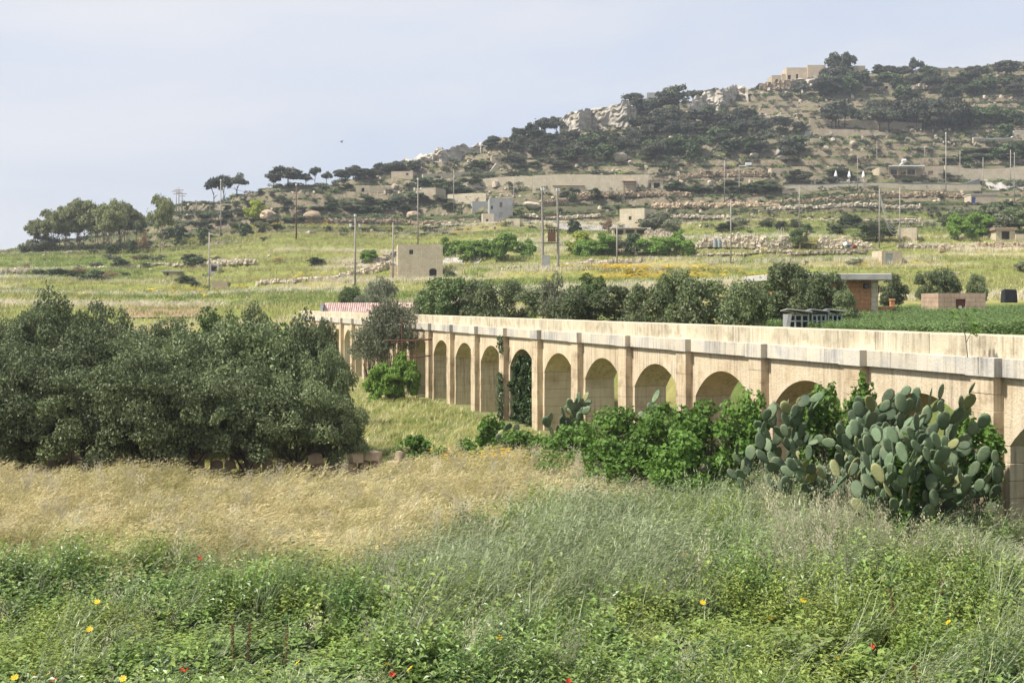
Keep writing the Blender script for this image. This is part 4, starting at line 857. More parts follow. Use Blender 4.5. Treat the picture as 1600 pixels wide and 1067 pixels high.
# sprig growing out of the cornice
pb = ax(1512, .25); mb = MB(); rg = random.Random(8); top = Vector((0, 0, 3.55))
mb.tube([top, top+Vector((-.05, 0, .45)), top+Vector((-.2, -.05, .95))], [.012, .010, .005], 5); mb.tube([top+Vector((-.03, 0, .3)), top+Vector((.1, -.05, .6))], [.009, .005], 5)
r = empty('fig_sprig', pb, 0, 'thin leafy fig sprig standing up before the cornice near the last pilaster', 'plant'); mb.build('stem', M['bark_pale'], r)
for k in range(30):
    c = top+(Vector((-.2, -.05, .85)) if k < 13 else Vector((.1, -.05, .55)))+Vector((rg.gauss(0, .10), rg.gauss(0, .08), rg.gauss(0, .09)))
    a = rg.uniform(0, 6.28); d = Vector((math.cos(a), math.sin(a)*.6, rg.uniform(-.5, .3)))*.085; s_ = Vector((-d.y, d.x, .06)).normalized()*.05
    m_ = MB(); m_.add([c-d*.5, c+s_, c+d, c-s_], [(0, 1, 2), (0, 2, 3)]); m_.build('leaf', M['fig'], r)
# ---- tumbled rubble wall below the grove, each stone
wr = empty('rubble_wall', at(330, 38.9), 0, 'tumbled field wall of brown stones under the dark grove', 'wall')
STN = [stone_mesh('stone', 300+i, M['rubble_warm'], (1.0, .75, .62)) for i in range(6)]
rg = random.Random(21); bz = wr.location.copy()
for row in range(3):
    px = 62.0
    while px < 626:
        L = rg.uniform(.26, .62); px += L*F/38.9*.92
        if row == 2 and (rg.random() < .45): continue
        if row == 1 and rg.random() < .12: continue
        D = 38.9+rg.uniform(-.18, .18)+.0*row; q = at(px, D); q.z += .10+row*.31+rg.uniform(-.04, .04)
        link('stone', STN[rg.randrange(6)], wr, q-bz, (rg.uniform(-.15, .15), rg.uniform(-.15, .15), rg.uniform(-.5, .5)), (L, L*.9, rg.uniform(.38, .56)))
for px, D, L, h, lab in ((592, 38.4, .75, .55, 'largest brown stone at the right end of the tumbled field wall'), (612, 38.6, .42, .6, 'upright pale stone at the right end of the tumbled field wall'), (66, 38.0, .55, .7, 'pale upright block at the left end of the tumbled field wall'),
                         (150, 36.2, .8, .3, 'flat white stone lying before the grove in the wheat edge'), (1200, 30.2, 1.25, .42, 'flat grey rock lying in the grass below the prickly pears'), (1165, 30.6, .6, .3, 'small grey rock left of the flat rock in the grass')):
    q = at(px, D); q.z += h*.35 + (.42 if px > 1100 else 0)
    tag(link('field_stone', rock_mesh('field_stone', int(px), M['rubble'] if px in (612, 66, 150) else M['rubble_warm'] if px < 700 else M['rubble'], (1.15, .8, 1)), None, q, (0, 0, px), (L, L, h)), lab, 'stone')
# yellow blossom behind the left trunks
for px, D, i in ((62, 46, 0), (80, 46.5, 1), (48, 47, 2)):
    b = at(px, D-5); rs = np.random.RandomState(60+i); n = 420; P = rs.normal(size=(n, 3))*np.array((.55, .35, .28))+np.array((0, 0, .55)); P[:, 2] = np.abs(P[:, 2])
    r = empty('mustard_plant', b, 0, ['yellow flowering mustard showing between two grove trunks', 'right clump of yellow mustard between the grove trunks', 'left clump of yellow mustard behind the grove trunk'][i], 'plant')
    link('foliage', leaves_mesh('foliage', P, rs.normal(size=(n, 3))+np.array((0, -.5, 1)), rs, .11, .05, M['weed']), r)
    P = P[:170]+np.array((0, -.05, .12)); link('blossom', leaves_mesh('blossom', P, rs.normal(size=(170, 3))+np.array((0, -.6, 1)), rs, .06, .055, M['yellow']), r)
# ---- flowers
def flower_mesh(name, m, r, cup, npet, cm):
    mb = MB()
    for q in range(npet):
        a = q*2*math.pi/npet; w = 4.2/npet
        p = lambda rr, aa, zz: (math.cos(aa)*rr*r, math.sin(aa)*rr*r, zz*r)
        mb.add([p(.1, a, 0), p(.75, a-w*.6, cup*.6), p(1, a, cup), p(.75, a+w*.6, cup*.6)], [(0, 1, 2, 3)], 0)
    mb.add([(math.cos(k*1.047)*r*.25, math.sin(k*1.047)*r*.25, .12*r) for k in range(6)], [(0, 1, 2, 3, 4, 5)], 1)
    return mb.mesh(name, [m, cm])
def stem_mesh(h): return MB().tube([(0, 0, 0), (.02, 0, h*.5), (0, 0, h)], .005, 4).mesh('stem', M['grass'])
ME_POP = flower_mesh('petals', M['red'], .062, .75, 5, M['dark']); ME_DAI = flower_mesh('petals', M['yellow'], .052, .2, 9, M['yellow']); ME_STEM = stem_mesh(1.0)
pops = [(289, 1043, 'largest red poppy, low in the foreground left of centre'), (85, 1062, 'dark red poppy at the bottom edge, far left'), (613, 1052, 'red poppy near the bottom edge, left of centre'), (813, 871, 'small far red poppy at the edge of the wheat') , (313, 871, 'small red poppy where the wheat meets the weeds, left'), (1069, 866, 'small orange-red poppy right of centre among grasses'), (1362, 1009, 'dark red poppy low in the right foreground'), (888, 1064, 'red poppy at the very bottom edge near the middle')]
def on_canopy(px, py, h):
    # the flower head stands h above the ground and shows at (px, py)
    D = (EYE-h)*F/(py-HY); return Vector(((px-800)/F*D, D, gz((px-800)/F*D, D)))
for i, (px, py, lab) in enumerate(pops):
    if lab.startswith('small far'): continue
    b = on_canopy(px, py, .86); r = empty('poppy', b, i, lab, 'flower', 'red poppies'); k = .86/1.0
    link('stem', ME_STEM, r, scl=(1, 1, .86-b.z)); link('petals', ME_POP, r, (0, 0, .85-b.z), (.5 if i % 2 else .9, 0, -i), (1.0, 1.0, 1.0) if i == 0 else (.65,)*3)
dais = [(152, 940), (209, 963), (216, 979), (222, 958), (265, 958), (118, 994), (140, 983), (20, 1040), (52, 1052), (38, 1052), (78, 1051), (124, 1059), (23, 1058), (586, 1002), (604, 1037), (574, 1037), (641, 1044), (560, 1062), (780, 996), (768, 1011), (770, 985), (425, 1040), (465, 1035), (300, 1030), (192, 1060), (238, 1030), (1392, 955), (1382, 906), (1390, 907), (1368, 932), (1098, 941), (1130, 968), (1308, 1027), (1495, 943), (1482, 972), (1220, 940), (1255, 938), (1198, 955), (1203, 966), (1390, 940), (1565, 925), (1578, 945), (1590, 935), (1558, 940), (1585, 920)]
dais = dais[::2]
for i, (px, py) in enumerate(dais):
    b = on_canopy(px, py, .84); r = empty('crown_daisy', b, i*2.1, 'single yellow daisy standing above the foreground weeds', 'flower', 'yellow daisies in the foreground')
    link('stem', ME_STEM, r, scl=(1, 1, .84-b.z)); link('petals', ME_DAI, r, (0, 0, .84-b.z), (.6, .2*(i % 3), 0))
# a drift of daisies by the hedge, too many to count
rs = np.random.RandomState(31); n = 150; px = np.concatenate([rs.normal(712, 26, n//3), rs.normal(775, 22, n//3), rs.normal(795, 12, n-2*(n//3))]); D = rs.uniform(37.5, 40.5, n); X = (px-800)/F*D; h = rs.uniform(.8, 1.15, n)
me_d = leafy('daisy', 66, 3, 1.0, .10, .05, M['bean'], 8, .06, .06)
scatter('daisy_drift', np.stack([X, D, ground(X, D)], 1), np.stack([rs.normal(-.1, .1, n), rs.normal(0, .1, n), rs.uniform(0, 6, n)], 1), np.stack([np.ones(n), np.ones(n), h], 1), np.zeros(n, int), [me_d], 'drift of yellow daisies between the wheat and the green hedge', 'flowers')
# docks gone to seed
mb = MB(); rg = random.Random(2)
for k in range(60):
    z = rg.uniform(.55, 1.05); a = rg.uniform(0, 6.28); mb.box((math.cos(a)*.022, math.sin(a)*.022, z), (.018, .018, .012), a, 1)
mb.tube([(0, 0, 0), (0, 0, 1.05)], .006, 4)
ME_DOCK = mb.mesh('dock', [M['grass'], M['maroon']])
for i, (px, py, lab) in enumerate([(365, 985, 'left of two dark dock spikes in the left foreground'), (380, 988, 'right of two dark dock spikes in the left foreground'), (442, 995, 'brown dock spike right of the pair in the left foreground'), (1450, 1050, 'red-brown dock spike at the bottom edge, right side'), (1408, 940, 'brown dock spike in the right foreground'), (1465, 930, 'brown dock spike nearest the last pilaster')]):
    tag(link('dock_plant', ME_DOCK, None, on_canopy(px, py, .9), (.08, .05*i, i), (.75, .75, .95)), lab, 'plant', 'dock plants')
# ---- rusty pipe frame beside the arches
q = at(640, 70); fr_ = empty('pipe_frame', q, 0, 'rusty pipe frame leaning beside the far arches', 'frame')
def fp(px, py, D=70): return at(px, D, py)-q
for nm, a_, b_ in (('rail', (603, 532), (676, 531)), ('rail', (611, 536), (676, 529)), ('rail', (644, 560), (674, 555)), ('rail', (622, 557), (672, 556))):
    MB().tube([fp(*a_, 70.6), fp(*b_, 70.6)], .03, 6).build(nm, M['rust'], fr_)
for a_, b_ in (((627, 500), (632, 625)), ((621, 524), (623, 625)), ((650, 530), (651, 622))):
    MB().tube([fp(*a_), fp(*b_)], .028, 6).build('post', M['rust'], fr_)
# ------------------------------------------------------------------ buildings
def wall_cells(mb, L, H, T, ops, org, ax_x, z0=0.0, mi=0):
    """a wall of thickness T with real openings; org = left end on the outer face, ax_x = its direction; inward = left of it"""
    ax_x = Vector(ax_x); inn = Vector((-ax_x.y, ax_x.x, 0))
    xs_ = sorted({0, L} | {v for o in ops for v in o[:2]})
    for i in range(len(xs_)-1):
        x0, x1 = xs_[i], xs_[i+1]; cuts = sorted([(o[2], o[3]) for o in ops if o[0] <= x0+1e-6 and o[1] >= x1-1e-6])
        z = z0
        for a_, b_ in cuts+[(H, H)]:
            if a_ > z+1e-4:
                c = Vector(org)+ax_x*(x0+x1)/2+inn*T/2+Vector((0, 0, (z+a_)/2)); mb.box(c, (x1-x0, T, a_-z), math.atan2(ax_x.y, ax_x.x), mi)
            z = max(z, b_)
def house(name, label, x0, x1, yt, yb, depth, yaw=0.0, ops=(), wm='house', roof=None, D=None, cat='building', group=None, side=None, roof_over=0.0, parapet=True, slab=None):
    """x0,x1: photo columns of the front; ops: (fx0, fx1, fz0, fz1, kind, material) as fractions of the front"""
    b = at((x0+x1)/2, D) if D else hit((x0+x1)/2, yb)
    k = b.y/F; W = (x1-x0)*k/max(.5, math.cos(yaw)); H = (yb-yt)*k
    if D: b.z = EYE-(yb-HY)*k
    else:
        zt_ = EYE-(yt-HY)*k; b.z = max(b.z, *(gz(b.x+dx_, b.y-.6) for dx_ in (-W/2, 0, W/2))) if (x1-x0) > 20 else b.z; H = max(zt_-b.z, H*.6)
    r = empty(name, b, yaw, label, cat, group); mb = MB(); T = .32; lo = -1.2
    fo = [(o[0]*W-W/2+W/2, o[1]*W, o[2]*H, o[3]*H) for o in ops]
    so_ = [(o[0]*depth, o[1]*depth, o[2]*H, o[3]*H) for o in (side or ())]
    wall_cells(mb, W, H, T, fo, (-W/2, 0, 0), (1, 0, 0), lo)
    wall_cells(mb, W, H, T, [], (W/2, depth, 0), (-1, 0, 0), lo)
    wall_cells(mb, depth-2*T, H, T, [], (W/2, T, 0), (0, 1, 0), lo)
    wall_cells(mb, depth-2*T, H, T, so_, (-W/2, depth-T, 0), (0, -1, 0), lo)
    mb.build('wall', M[wm], r)
    if slab:
        bevel(MB().b2(-W/2-roof_over, W/2+roof_over, -roof_over, depth+roof_over, H, H+slab).build('roof', M[roof or 'concrete'], r), .02)
    else: MB().b2(-W/2+T, W/2-T, T, depth-T, H-.45, H-.25).build('roof', M[roof or 'concrete'], r)
    for o, f in zip(ops, fo):
        kind = o[4] if len(o) > 4 else None
        if not kind: continue
        p = MB().b2(f[0]-W/2+.01, f[1]-W/2-.01, .12, .17, f[2]+.01, f[3]-.01).build(kind, M[o[5]], r)
        if kind == 'door': MB().tube([(f[1]-W/2-.18, .06, (f[2]+f[3])/2), (f[1]-W/2-.18, .11, (f[2]+f[3])/2)], .035, 6).build('handle', M['dark'], p)
        if kind == 'window': MB().b2((f[0]+f[1])/2-W/2-.03, (f[0]+f[1])/2-W/2+.03, .08, .115, f[2]+.012, f[3]-.012).build('glazing_bar', M['wood'], p)
    return r, W, H, depth
# the cube-like farmhouse
fh, W, H, dp = house('farmhouse', 'cube shaped stone farmhouse with arched dark doorway and one small window', 622, 691.5, 382, 437, 5.2, RAD(7), [(.255, .34, .71, .84, 'window', 'dark'), (.70, .865, 0, .30, 'door', 'dark')])
MB().b2(-W/2-1.0, -W/2-.75, 1.0, 1.3, -.6, 1.75).b2(-W/2-.75, -W/2-.003, 1.05, 1.25, -.6, 1.7).build('yard_wall', M['house'], fh)
mb = MB(); x0, x1 = .70*W-W/2, .865*W-W/2; n = 8
for i in range(n):  # arched head of the doorway
    a0, a1 = math.pi*i/n, math.pi*(i+1)/n; c = (x0+x1)/2; hw = (x1-x0)/2
    xa, xb = c-math.cos(a0)*hw, c-math.cos(a1)*hw; za, zb = H*.30-.28+math.sin(a0)*.27, H*.30-.28+math.sin(a1)*.27
    mb.add([(xa, -.004, za), (xb, -.004, zb), (xb, -.004, H*.30), (xa, -.004, H*.30), (xa, .11, za), (xb, .11, zb)], [(0, 1, 2, 3), (0, 4, 5, 1)])
mb.build('door_arch', M['house'], fh)
mb = MB()
for i in range(7): mb.b2(-W/2-.10, -W/2-.003, 1.1+.25*(i % 2), 1.25+.25*(i % 2), .9+i*.42, .98+i*.42)
mb.build('stair_stone', M['house'], fh)
# farm building right of centre
r, W, H, dp = house('farm_building', 'plain stone farm building with small window above bushes, centre', 969, 1006, 326, 361, 6, RAD(-27), [(.36, .48, .45, .62, 'window', 'dark')], side=[])
r2, W, H, dp = house('lean_to', 'low open shed with flat roof before the stone farm building', 958, 1012, 357, 370, 3, 0, [(.05, .3, .05, .85), (.36, .62, .05, .85), (.68, .94, .05, .85)], 'house_far', slab=.12, roof_over=.2, cat='shed')
# grey two-storey house and its yard
r, W, H, dp = house('grey_house', 'grey stone house with a yellow shuttered window above a lower yard wall', 765, 801, 310, 345, 5, RAD(5), [(.44, .56, .55, .80, 'window', 'wood'), (.42, .56, .02, .28, 'door', 'steel'), (.06, .14, .45, .62, 'window', 'dark')], 'house_grey')
house('ruined_shed', 'small broken sandstone shed at the left foot of the grey house', 754, 772, 334, 351, 3, RAD(5), [(.3, .5, .05, .5)], 'house')
house('ruined_shed', 'crumbling sandstone wall stub at the right foot of the grey house', 791, 812, 342, 353, 2, RAD(-8), [], 'house')
house('yard_building', 'low grey walled yard left of the grey house', 738, 764, 315, 330, 5, RAD(5), [], 'house_grey')
house('hill_house', 'small stone house with one window beside the tall pole, left of centre', 649, 681, 294, 315, 5, RAD(-25), [(.25, .42, .3, .6, 'window', 'dark')], 'house_far', side=[(.4, .6, .3, .65)])
house('hill_house', 'long low stone house on the skyline spur above the beehive scrub', 611, 645, 268, 281, 5, RAD(-8), [(.7, .8, .45, .75, 'window', 'dark')], 'house_far')
house('hill_house', 'pale little house with three dark windows below the left cliff', 768, 802, 246, 259, 4, RAD(6), [(.18, .30, .35, .75, 'window', 'dark'), (.45, .58, .05, .7, 'door', 'dark'), (.75, .86, .35, .7, 'window', 'dark')], 'house_far')
house('field_hut', 'low ruined stone hut in scrub on the left spur', 556, 578, 290, 303, 4, 0, [(.4, .6, 0, .6)], 'house_far')
house('field_hut', 'roofless stone hut right beside the ruined hut on the left spur', 578, 610, 293, 300, 4, 0, [], 'house_far')
# huts on the left fields
r, W, H, dp = house('stone_hut', 'low flat roofed stone hut on the far left field', 257, 280, 425, 433, 2.6, RAD(12), [(.0, .30, .1, .8)], 'house_far', slab=.18, roof_over=.35, cat='hut')
house('concrete_shelter', 'pale concrete shelter with square black opening behind the left pole', 325, 342, 412, 428, 2.0, 0, [(.28, .82, .22, .88)], 'concrete', cat='hut')
house('concrete_tank', 'low concrete tank with a dark hole beside the left pole', 331, 355, 440, 454, 2.4, 0, [(.15, .6, 0, .2)], 'house_far', cat='tank')
# huts at the right
house('sandstone_cube', 'plain sandstone cube hut between the two hung cable poles', 1404, 1431, 356, 377, 3.5, RAD(-20), [], 'house', cat='hut')
r, W, H, dp = house('pump_hut', 'small stone hut with grey-green door above the orange building', 1377, 1410, 392, 416, 3.0, RAD(8), [(.22, .55, .0, .82, 'door', 'green_grey')], 'house', cat='hut')
house('blue_door_hut', 'low flat hut with bright blue door among dark bushes, right', 1517, 1559, 305, 320, 4, 0, [(.03, .18, .05, .8, 'door', 'blue')], 'house_far', slab=.25, roof_over=.1, cat='hut')
house('terrace_hut', 'square stone hut with faded blue door on the upper terraces', 1331, 1354, 243, 256, 3.5, 0, [(.12, .32, 0, .65, 'door', 'blue')], 'house_far', cat='hut')
house('sandstone_cube', 'small sandstone block on the terrace left of the umbrellas', 1205, 1233, 263, 276, 3, RAD(5), [], 'house_far', cat='hut')
r, W, H, dp = house('rust_roof_shed', 'broken stone shed under a brown thatch-like roof at the right edge', 1556, 1586, 360, 376, 3, 0, [(.3, .72, .1, .9)], 'house', roof='wood', slab=.45, roof_over=.3, cat='shed')
house('stone_pen', 'pale stone pen wall right of the brown roofed shed', 1587, 1625, 366, 378, 3, 0, [], 'house', cat='wall')
# villa with pergola
vl, W, H, dp = house('villa', 'low stone villa with dark pergola roof and tank on top', 1374, 1474, 262, 282, 7, 0, [(.18, .28, .1, .7, 'window', 'glass'), (.44, .56, .1, .7, 'window', 'glass'), (.76, .84, 0, .55, 'door', 'wood')], 'house_far', cat='house')
mb = MB(); kx = W/100.0
mb.b2(-W/2+10*kx, -W/2+66*kx, -2.6, -.05, H+.05, H+.2)
mb.build('pergola_roof', M['dark'], vl)
for x in (10.5, 24, 38, 52, 65): MB().b2(-W/2+x*kx-.1, -W/2+x*kx+.1, -2.55, -2.35, -.4, H+.05).build('pergola_post', M['wood'], vl)
mb = MB(); mb.b2(-W/2+10*kx, -W/2+66*kx, -2.68, -2.62, H-.02, H+.28); mb.build('fascia', M['white'], vl)
MB().b2(-W/2+66*kx, W/2, .5, dp, H-.2, H+.35).build('upper_wall', M['house_far'], vl)
st_ = MB(); st_.tube([(-W/2+30*kx, .8, H), (-W/2+36*kx, 1.2, H+1.0), (-W/2+41*kx, 1.4, H+1.6)], .16, 6).build('solar_frame', M['white'], vl)
MB().tube([(-W/2+38*kx, 1.4, H+1.9), (-W/2+44*kx, 1.4, H+1.9)], .42, 10).build('water_tank', M['white'], vl)
# long walls of the villa terrace
def long_wall(name, label, p0, p1, hpx, th=.4, wm='house_far', caps=None, D=None, cat='wall', n=24, lift=0.0):
    a_ = hit(*p0) if D is None else at(p0[0], D[0]); b_ = hit(*p1) if D is None else at(p1[0], D[1]); r = empty(name, (a_+b_)/2, 0, label, cat); c = r.location
    mb = MB(); top = []
    for i in range(n+1):
        t = i/n; q = a_.lerp(b_, t); q.z = gz(q.x, q.y); yb = p0[1]*(1-t)+p1[1]*t
        h = (hpx[0]*(1-t)+hpx[1]*t)*q.y/F; top.append((q-c, h))
    d = (b_-a_); nrm = Vector((-d.y, d.x, 0)).normalized()*th/2; vs = []; fs = []
    for q, h in top: vs += [q-nrm+Vector((0, 0, -1.2)), q+nrm+Vector((0, 0, -1.2)), q+nrm+Vector((0, 0, h)), q-nrm+Vector((0, 0, h))]
    for i in range(n):
        o = i*4
        for k in range(4): fs.append((o+k, o+(k+1) % 4, o+4+(k+1) % 4, o+4+k)[::-1])
    fs += [(0, 1, 2, 3), tuple(n*4+k for k in (3, 2, 1, 0))]
    mb.add(vs, fs); mb.build('wall', M[wm], r)
    if caps:
        m_ = MB(); vs = []; fs = []; e_ = nrm*1.25
        for q, h in top: vs += [q-e_+Vector((0, 0, h+.004)), q+e_+Vector((0, 0, h+.004)), q+e_+Vector((0, 0, h+.2)), q-e_+Vector((0, 0, h+.2))]
        for i in range(n):
            for k in range(4): fs.append((i*4+k, i*4+(k+1) % 4, i*4+4+(k+1) % 4, i*4+4+k)[::-1])
        fs += [(0, 1, 2, 3), tuple(n*4+k for k in (3, 2, 1, 0))]
        m_.add(vs, fs); m_.build('coping', M[caps], r)
    return r
long_wall('terrace_wall', 'long dark fence wall below the villa and its umbrellas', (1222, 298), (1530, 291), (8, 9), .5, 'house_grey')
long_wall('terrace_wall', 'tan rubble base under the dark fence wall', (1222, 304), (1532, 297), (6, 7), .6, 'house')
long_wall('retaining_wall', 'tall tan retaining wall running to the right edge beside the road', (1476, 280), (1660, 282), (15, 30), .6, 'house')
long_wall('boundary_wall', 'low tan wall with white coping, upper right', (1520, 226), (1582, 223), (8, 8), .5, 'house_far', 'white')
long_wall('boundary_wall', 'right step of the white coped wall at the upper right edge', (1583, 222), (1660, 220), (9, 9), .5, 'house_far', 'white')
long_wall('retaining_wall', 'tan stone retaining wall behind the pavilion, centre of the hill', (832, 300), (1012, 296), (24, 22), .6, 'house')
long_wall('retaining_wall', 'low tan wall slanting up left of the pavilion wall', (716, 300), (832, 291), (8, 14), .6, 'house')
long_wall('retaining_wall', 'tan terrace wall left of the grey house, mid slope', (700, 322), (760, 318), (10, 11), .6, 'house')
long_wall('retaining_wall', 'thin tan wall high on the slope below the left cliff', (660, 282), (780, 262), (8, 6), .6, 'house')
long_wall('retaining_wall', 'thin tan terrace wall under the row of dark trees, upper right', (1265, 205), (1440, 203), (7, 7), .6, 'house_far')
long_wall('retaining_wall', 'second thin tan terrace wall below the dark tree row', (1270, 216), (1400, 214), (5, 4), .6, 'house_far')
long_wall('retaining_wall', 'tan wall on the crest right of the pines', (1460, 112), (1560, 108), (6, 7), .6, 'house_far')
long_wall('field_edge', 'low stone edge of the crop field behind the aqueduct', (1340, 508), (1478, 490), (4, 5), .4, 'house', D=(58, 80), n=30)
long_wall('field_edge', 'short stone trough edge in the crop just over the parapet', (1440, 518), (1548, 516), (6, 6), .3, 'house', D=(47, 47))
# crest buildings
for i, (x0, x1, yt, yb, lab, ops) in enumerate([(1206, 1222, 118, 131, 'lowest left block of the stone ruin on the hill crest', [(.4, .6, .2, .6)]), (1222, 1229, 116, 128, 'narrow second block of the stone ruin on the hill crest', []), (1229, 1262, 106, 127, 'middle block of the crest ruin with a tall dark doorway', [(.06, .2, 0, .55), (.45, .55, .35, .6)]),
                                             (1262, 1290, 102, 121, 'tall right block of the crest ruin beside the big pine', []), (1335, 1352, 103, 116, 'pale block on the crest right of the big pine', [])]):
    house('crest_ruin', lab, x0, x1, yt, yb, 8, 0, ops, 'house_far', group='ruined blocks on the crest', cat='ruin')
house('crest_hut', 'small dark hut alone on the skyline between two cliffs', 1011, 1032, 145, 156, 5, 0, [(.1, .35, 0, .6)], 'house_grey', cat='hut')
house('hill_ruin', 'stone ruin with window holes among pines below the crest', 1345, 1370, 126, 145, 6, 0, [(.3, .45, .4, .65)], 'house_far', cat='ruin')
house('hill_ruin', 'lower stone ruin beside the pines, right of the window hole ruin', 1372, 1400, 130, 142, 6, 0, [(.4, .55, .1, .5)], 'house_far', cat='ruin')
house('hill_ruin', 'square pale ruin among rocks below the right crest', 1460, 1474, 128, 143, 6, 0, [], 'house_far', cat='ruin')
house('hill_ruin', 'long low pale wall block below the crest ruin, left of the dark thicket', 1210, 1248, 160, 168, 6, 0, [(.5, .58, .3, .6)], 'house_far', cat='ruin')
house('hill_ruin', 'small pale block in the wood right of the second cliff', 1182, 1200, 180, 190, 6, 0, [], 'house_far', cat='ruin')
for x0, x1, yt, yb, lab in ((865, 912, 291, 302, 'low flat shed against the pavilion wall, left'), (1004, 1036, 283, 297, 'pinkish flat roofed shed right of the pavilion')):
    house('garden_shed', lab, x0, x1, yt, yb, 4, 0, [(.1, .4, .05, .75), (.55, .85, .05, .75)], 'house', slab=.15, roof_over=.2, roof='wood', cat='shed')
# pavilion
b = hit(983, 303); k = b.y/F; pv = empty('pavilion', b, 0, 'dark wooden pavilion with pointed roof on the hillside terrace', 'pavilion'); w = 8.5*k; h = 12*k
for x, y in ((-w, -w), (w, -w), (-w, w), (w, w)): MB().b2(x-.12, x+.12, y-.12, y+.12, -.6, h).build('post', M['wood'], pv)
mb = MB(); e_ = w*1.3; mb.add([(-e_, -e_, h), (e_, -e_, h), (e_, e_, h), (-e_, e_, h), (0, 0, h+6*k)], [(0, 1, 4), (1, 2, 4), (2, 3, 4), (3, 0, 4), (3, 2, 1, 0)]); mb.build('roof', M['wood'], pv)
for y, nm in ((-w, 'railing'), (w, 'railing')): MB().b2(-w, w, y-.04, y+.04, .8, .95).b2(-w, w, y-.04, y+.04, .3, .4).build(nm, M['wood'], pv)
# closed garden umbrellas and terrace railing
for i, px in enumerate((1306, 1327, 1349)):
    b = hit(px, 288); k = b.y/F; u_ = empty('garden_umbrella', b, 0, ['left one of three closed white garden umbrellas', 'middle, shortest closed white garden umbrella', 'right closed white garden umbrella nearest the villa'][i], 'umbrella', 'closed garden umbrellas')
    MB().tube([(0, 0, -.5), (0, 0, 17*k)], .06, 6).build('pole', M['white'], u_)
    MB().tube([(0, 0, 6*k), (0, 0, 8*k), (0, 0, 13*k), (0, 0, 16.5*k)], [.30, .42, .25, .05], 9).build('canopy', M['white'], u_)
b = hit(1300, 290); k = b.y/F; rl = empty('terrace_railing', b, 0, 'low pale railing with blocky posts before the umbrellas', 'railing')
for px in (1273, 1294, 1314, 1334, 1352): MB().b2((px-1300)*k-.22, (px-1300)*k+.22, -.2, .2, -.8, 6*k).build('post', M['concrete'], rl)
for z in (2.5, 4.5): MB().b2(-27*k, 52*k, -.06, .06, z*k, z*k+.14).build('rail', M['concrete'], rl)
# ---- orange stone building with overhanging roof
ob = at(1290, 72); k = 72/F; X0, X1 = (1222-800)*k, (1372-800)*k; bl = empty('orange_building', (X0, 72, 0), RAD(2), 'flat roofed orange stone building behind the row of trees', 'building'); W = X1-X0; zt = EYE-(438-HY)*k; z0 = gz(X1, 72)-.6
wc = MB(); wall_cells(wc, W, zt, .35, [], (0, 0, 0), (1, 0, 0), z0); wall_cells(wc, W, zt, .35, [], (W, 7, 0), (-1, 0, 0), z0); wall_cells(wc, 6.3, zt, .35, [], (W, .35, 0), (0, 1, 0), z0); wall_cells(wc, 6.3, zt, .35, [], (0, 6.65, 0), (0, -1, 0), z0); wc.build('wall', M['brick_red'], bl)
MB().b2(W-.35, W+.05, -.05, -.002, z0, zt-.003).b2(W+.002, W+.05, -.002, .7, z0, zt-.003).build('corner_pier', M['house'], bl)
bevel(MB().b2(-.5, W+.55, -.9, 7.6, zt, zt+.36).build('roof', M['concrete'], bl), .03)
lm = MB().b2(W-.80, W-.54, -.26, -.06, zt-.46, zt-.18).build('wall_lamp', M['dark'], bl); MB().b2(W-.77, W-.57, -.275, -.262, zt-.43, zt-.26).build('lens', M['glass'], lm)
MB().b2(W+.06, W+.45, 1.0, 1.3, zt-.75, zt-.25).build('wall_lamp', M['dark'], bl)
# ---- shed with red door, black tank, gate post
r, W, H, dp = house('red_door_shed', 'low stone shed with red-brown door standing in the crop field', 1466, 1540, 458, 487, 3.2, 0, [(.37, .58, -.02, .68, 'door', 'redbrown')], 'shed', D=76, cat='shed')
MB().tube([(.0, .09, H*.23), (.0, .12, H*.23)], .11, 10).build('door_plate', M['white'], r, loc=(W*.475-W/2, 0, 0))
b = at(1577, 80); bt_ = MB(); bt_.add([(-.42, -.3, -.2), (.42, -.3, -.2), (.36, -.3, .62), (-.40, -.3, .66), (-.42, .4, -.2), (.5, .4, -.2), (.42, .4, .55), (-.36, .4, .6)], [(0, 1, 2, 3), (5, 4, 7, 6), (1, 5, 6, 2), (4, 0, 3, 7), (3, 2, 6, 7), (4, 5, 1, 0)])
o = bt_.build('black_bin', M['dark'], None, loc=(b.x, b.y, EYE-(468-HY)*80/F)); bevel(o, .04, 2); tag(o, 'black plastic bin standing on the slope at the right edge', 'bin')
bevel(tag(MB().b2(-.13, .13, -.13, .13, -1, .85).b2(-.16, .16, -.16, .16, .853, .95).build('gate_post', M['brick_red'], None, loc=at(1394, 76)), 'short red gate post under the small olive', 'post'), .02)
long_wall('low_wall', 'low orange wall joining the building to the red gate post', (1372, 495), (1394, 490), (16, 14), .3, 'brick_red', D=(72.5, 76), n=3)
long_wall('low_wall', 'pale low wall from the gate post to the red door shed', (1396, 492), (1466, 486), (6, 8), .3, 'rubble', D=(76, 77), n=8)
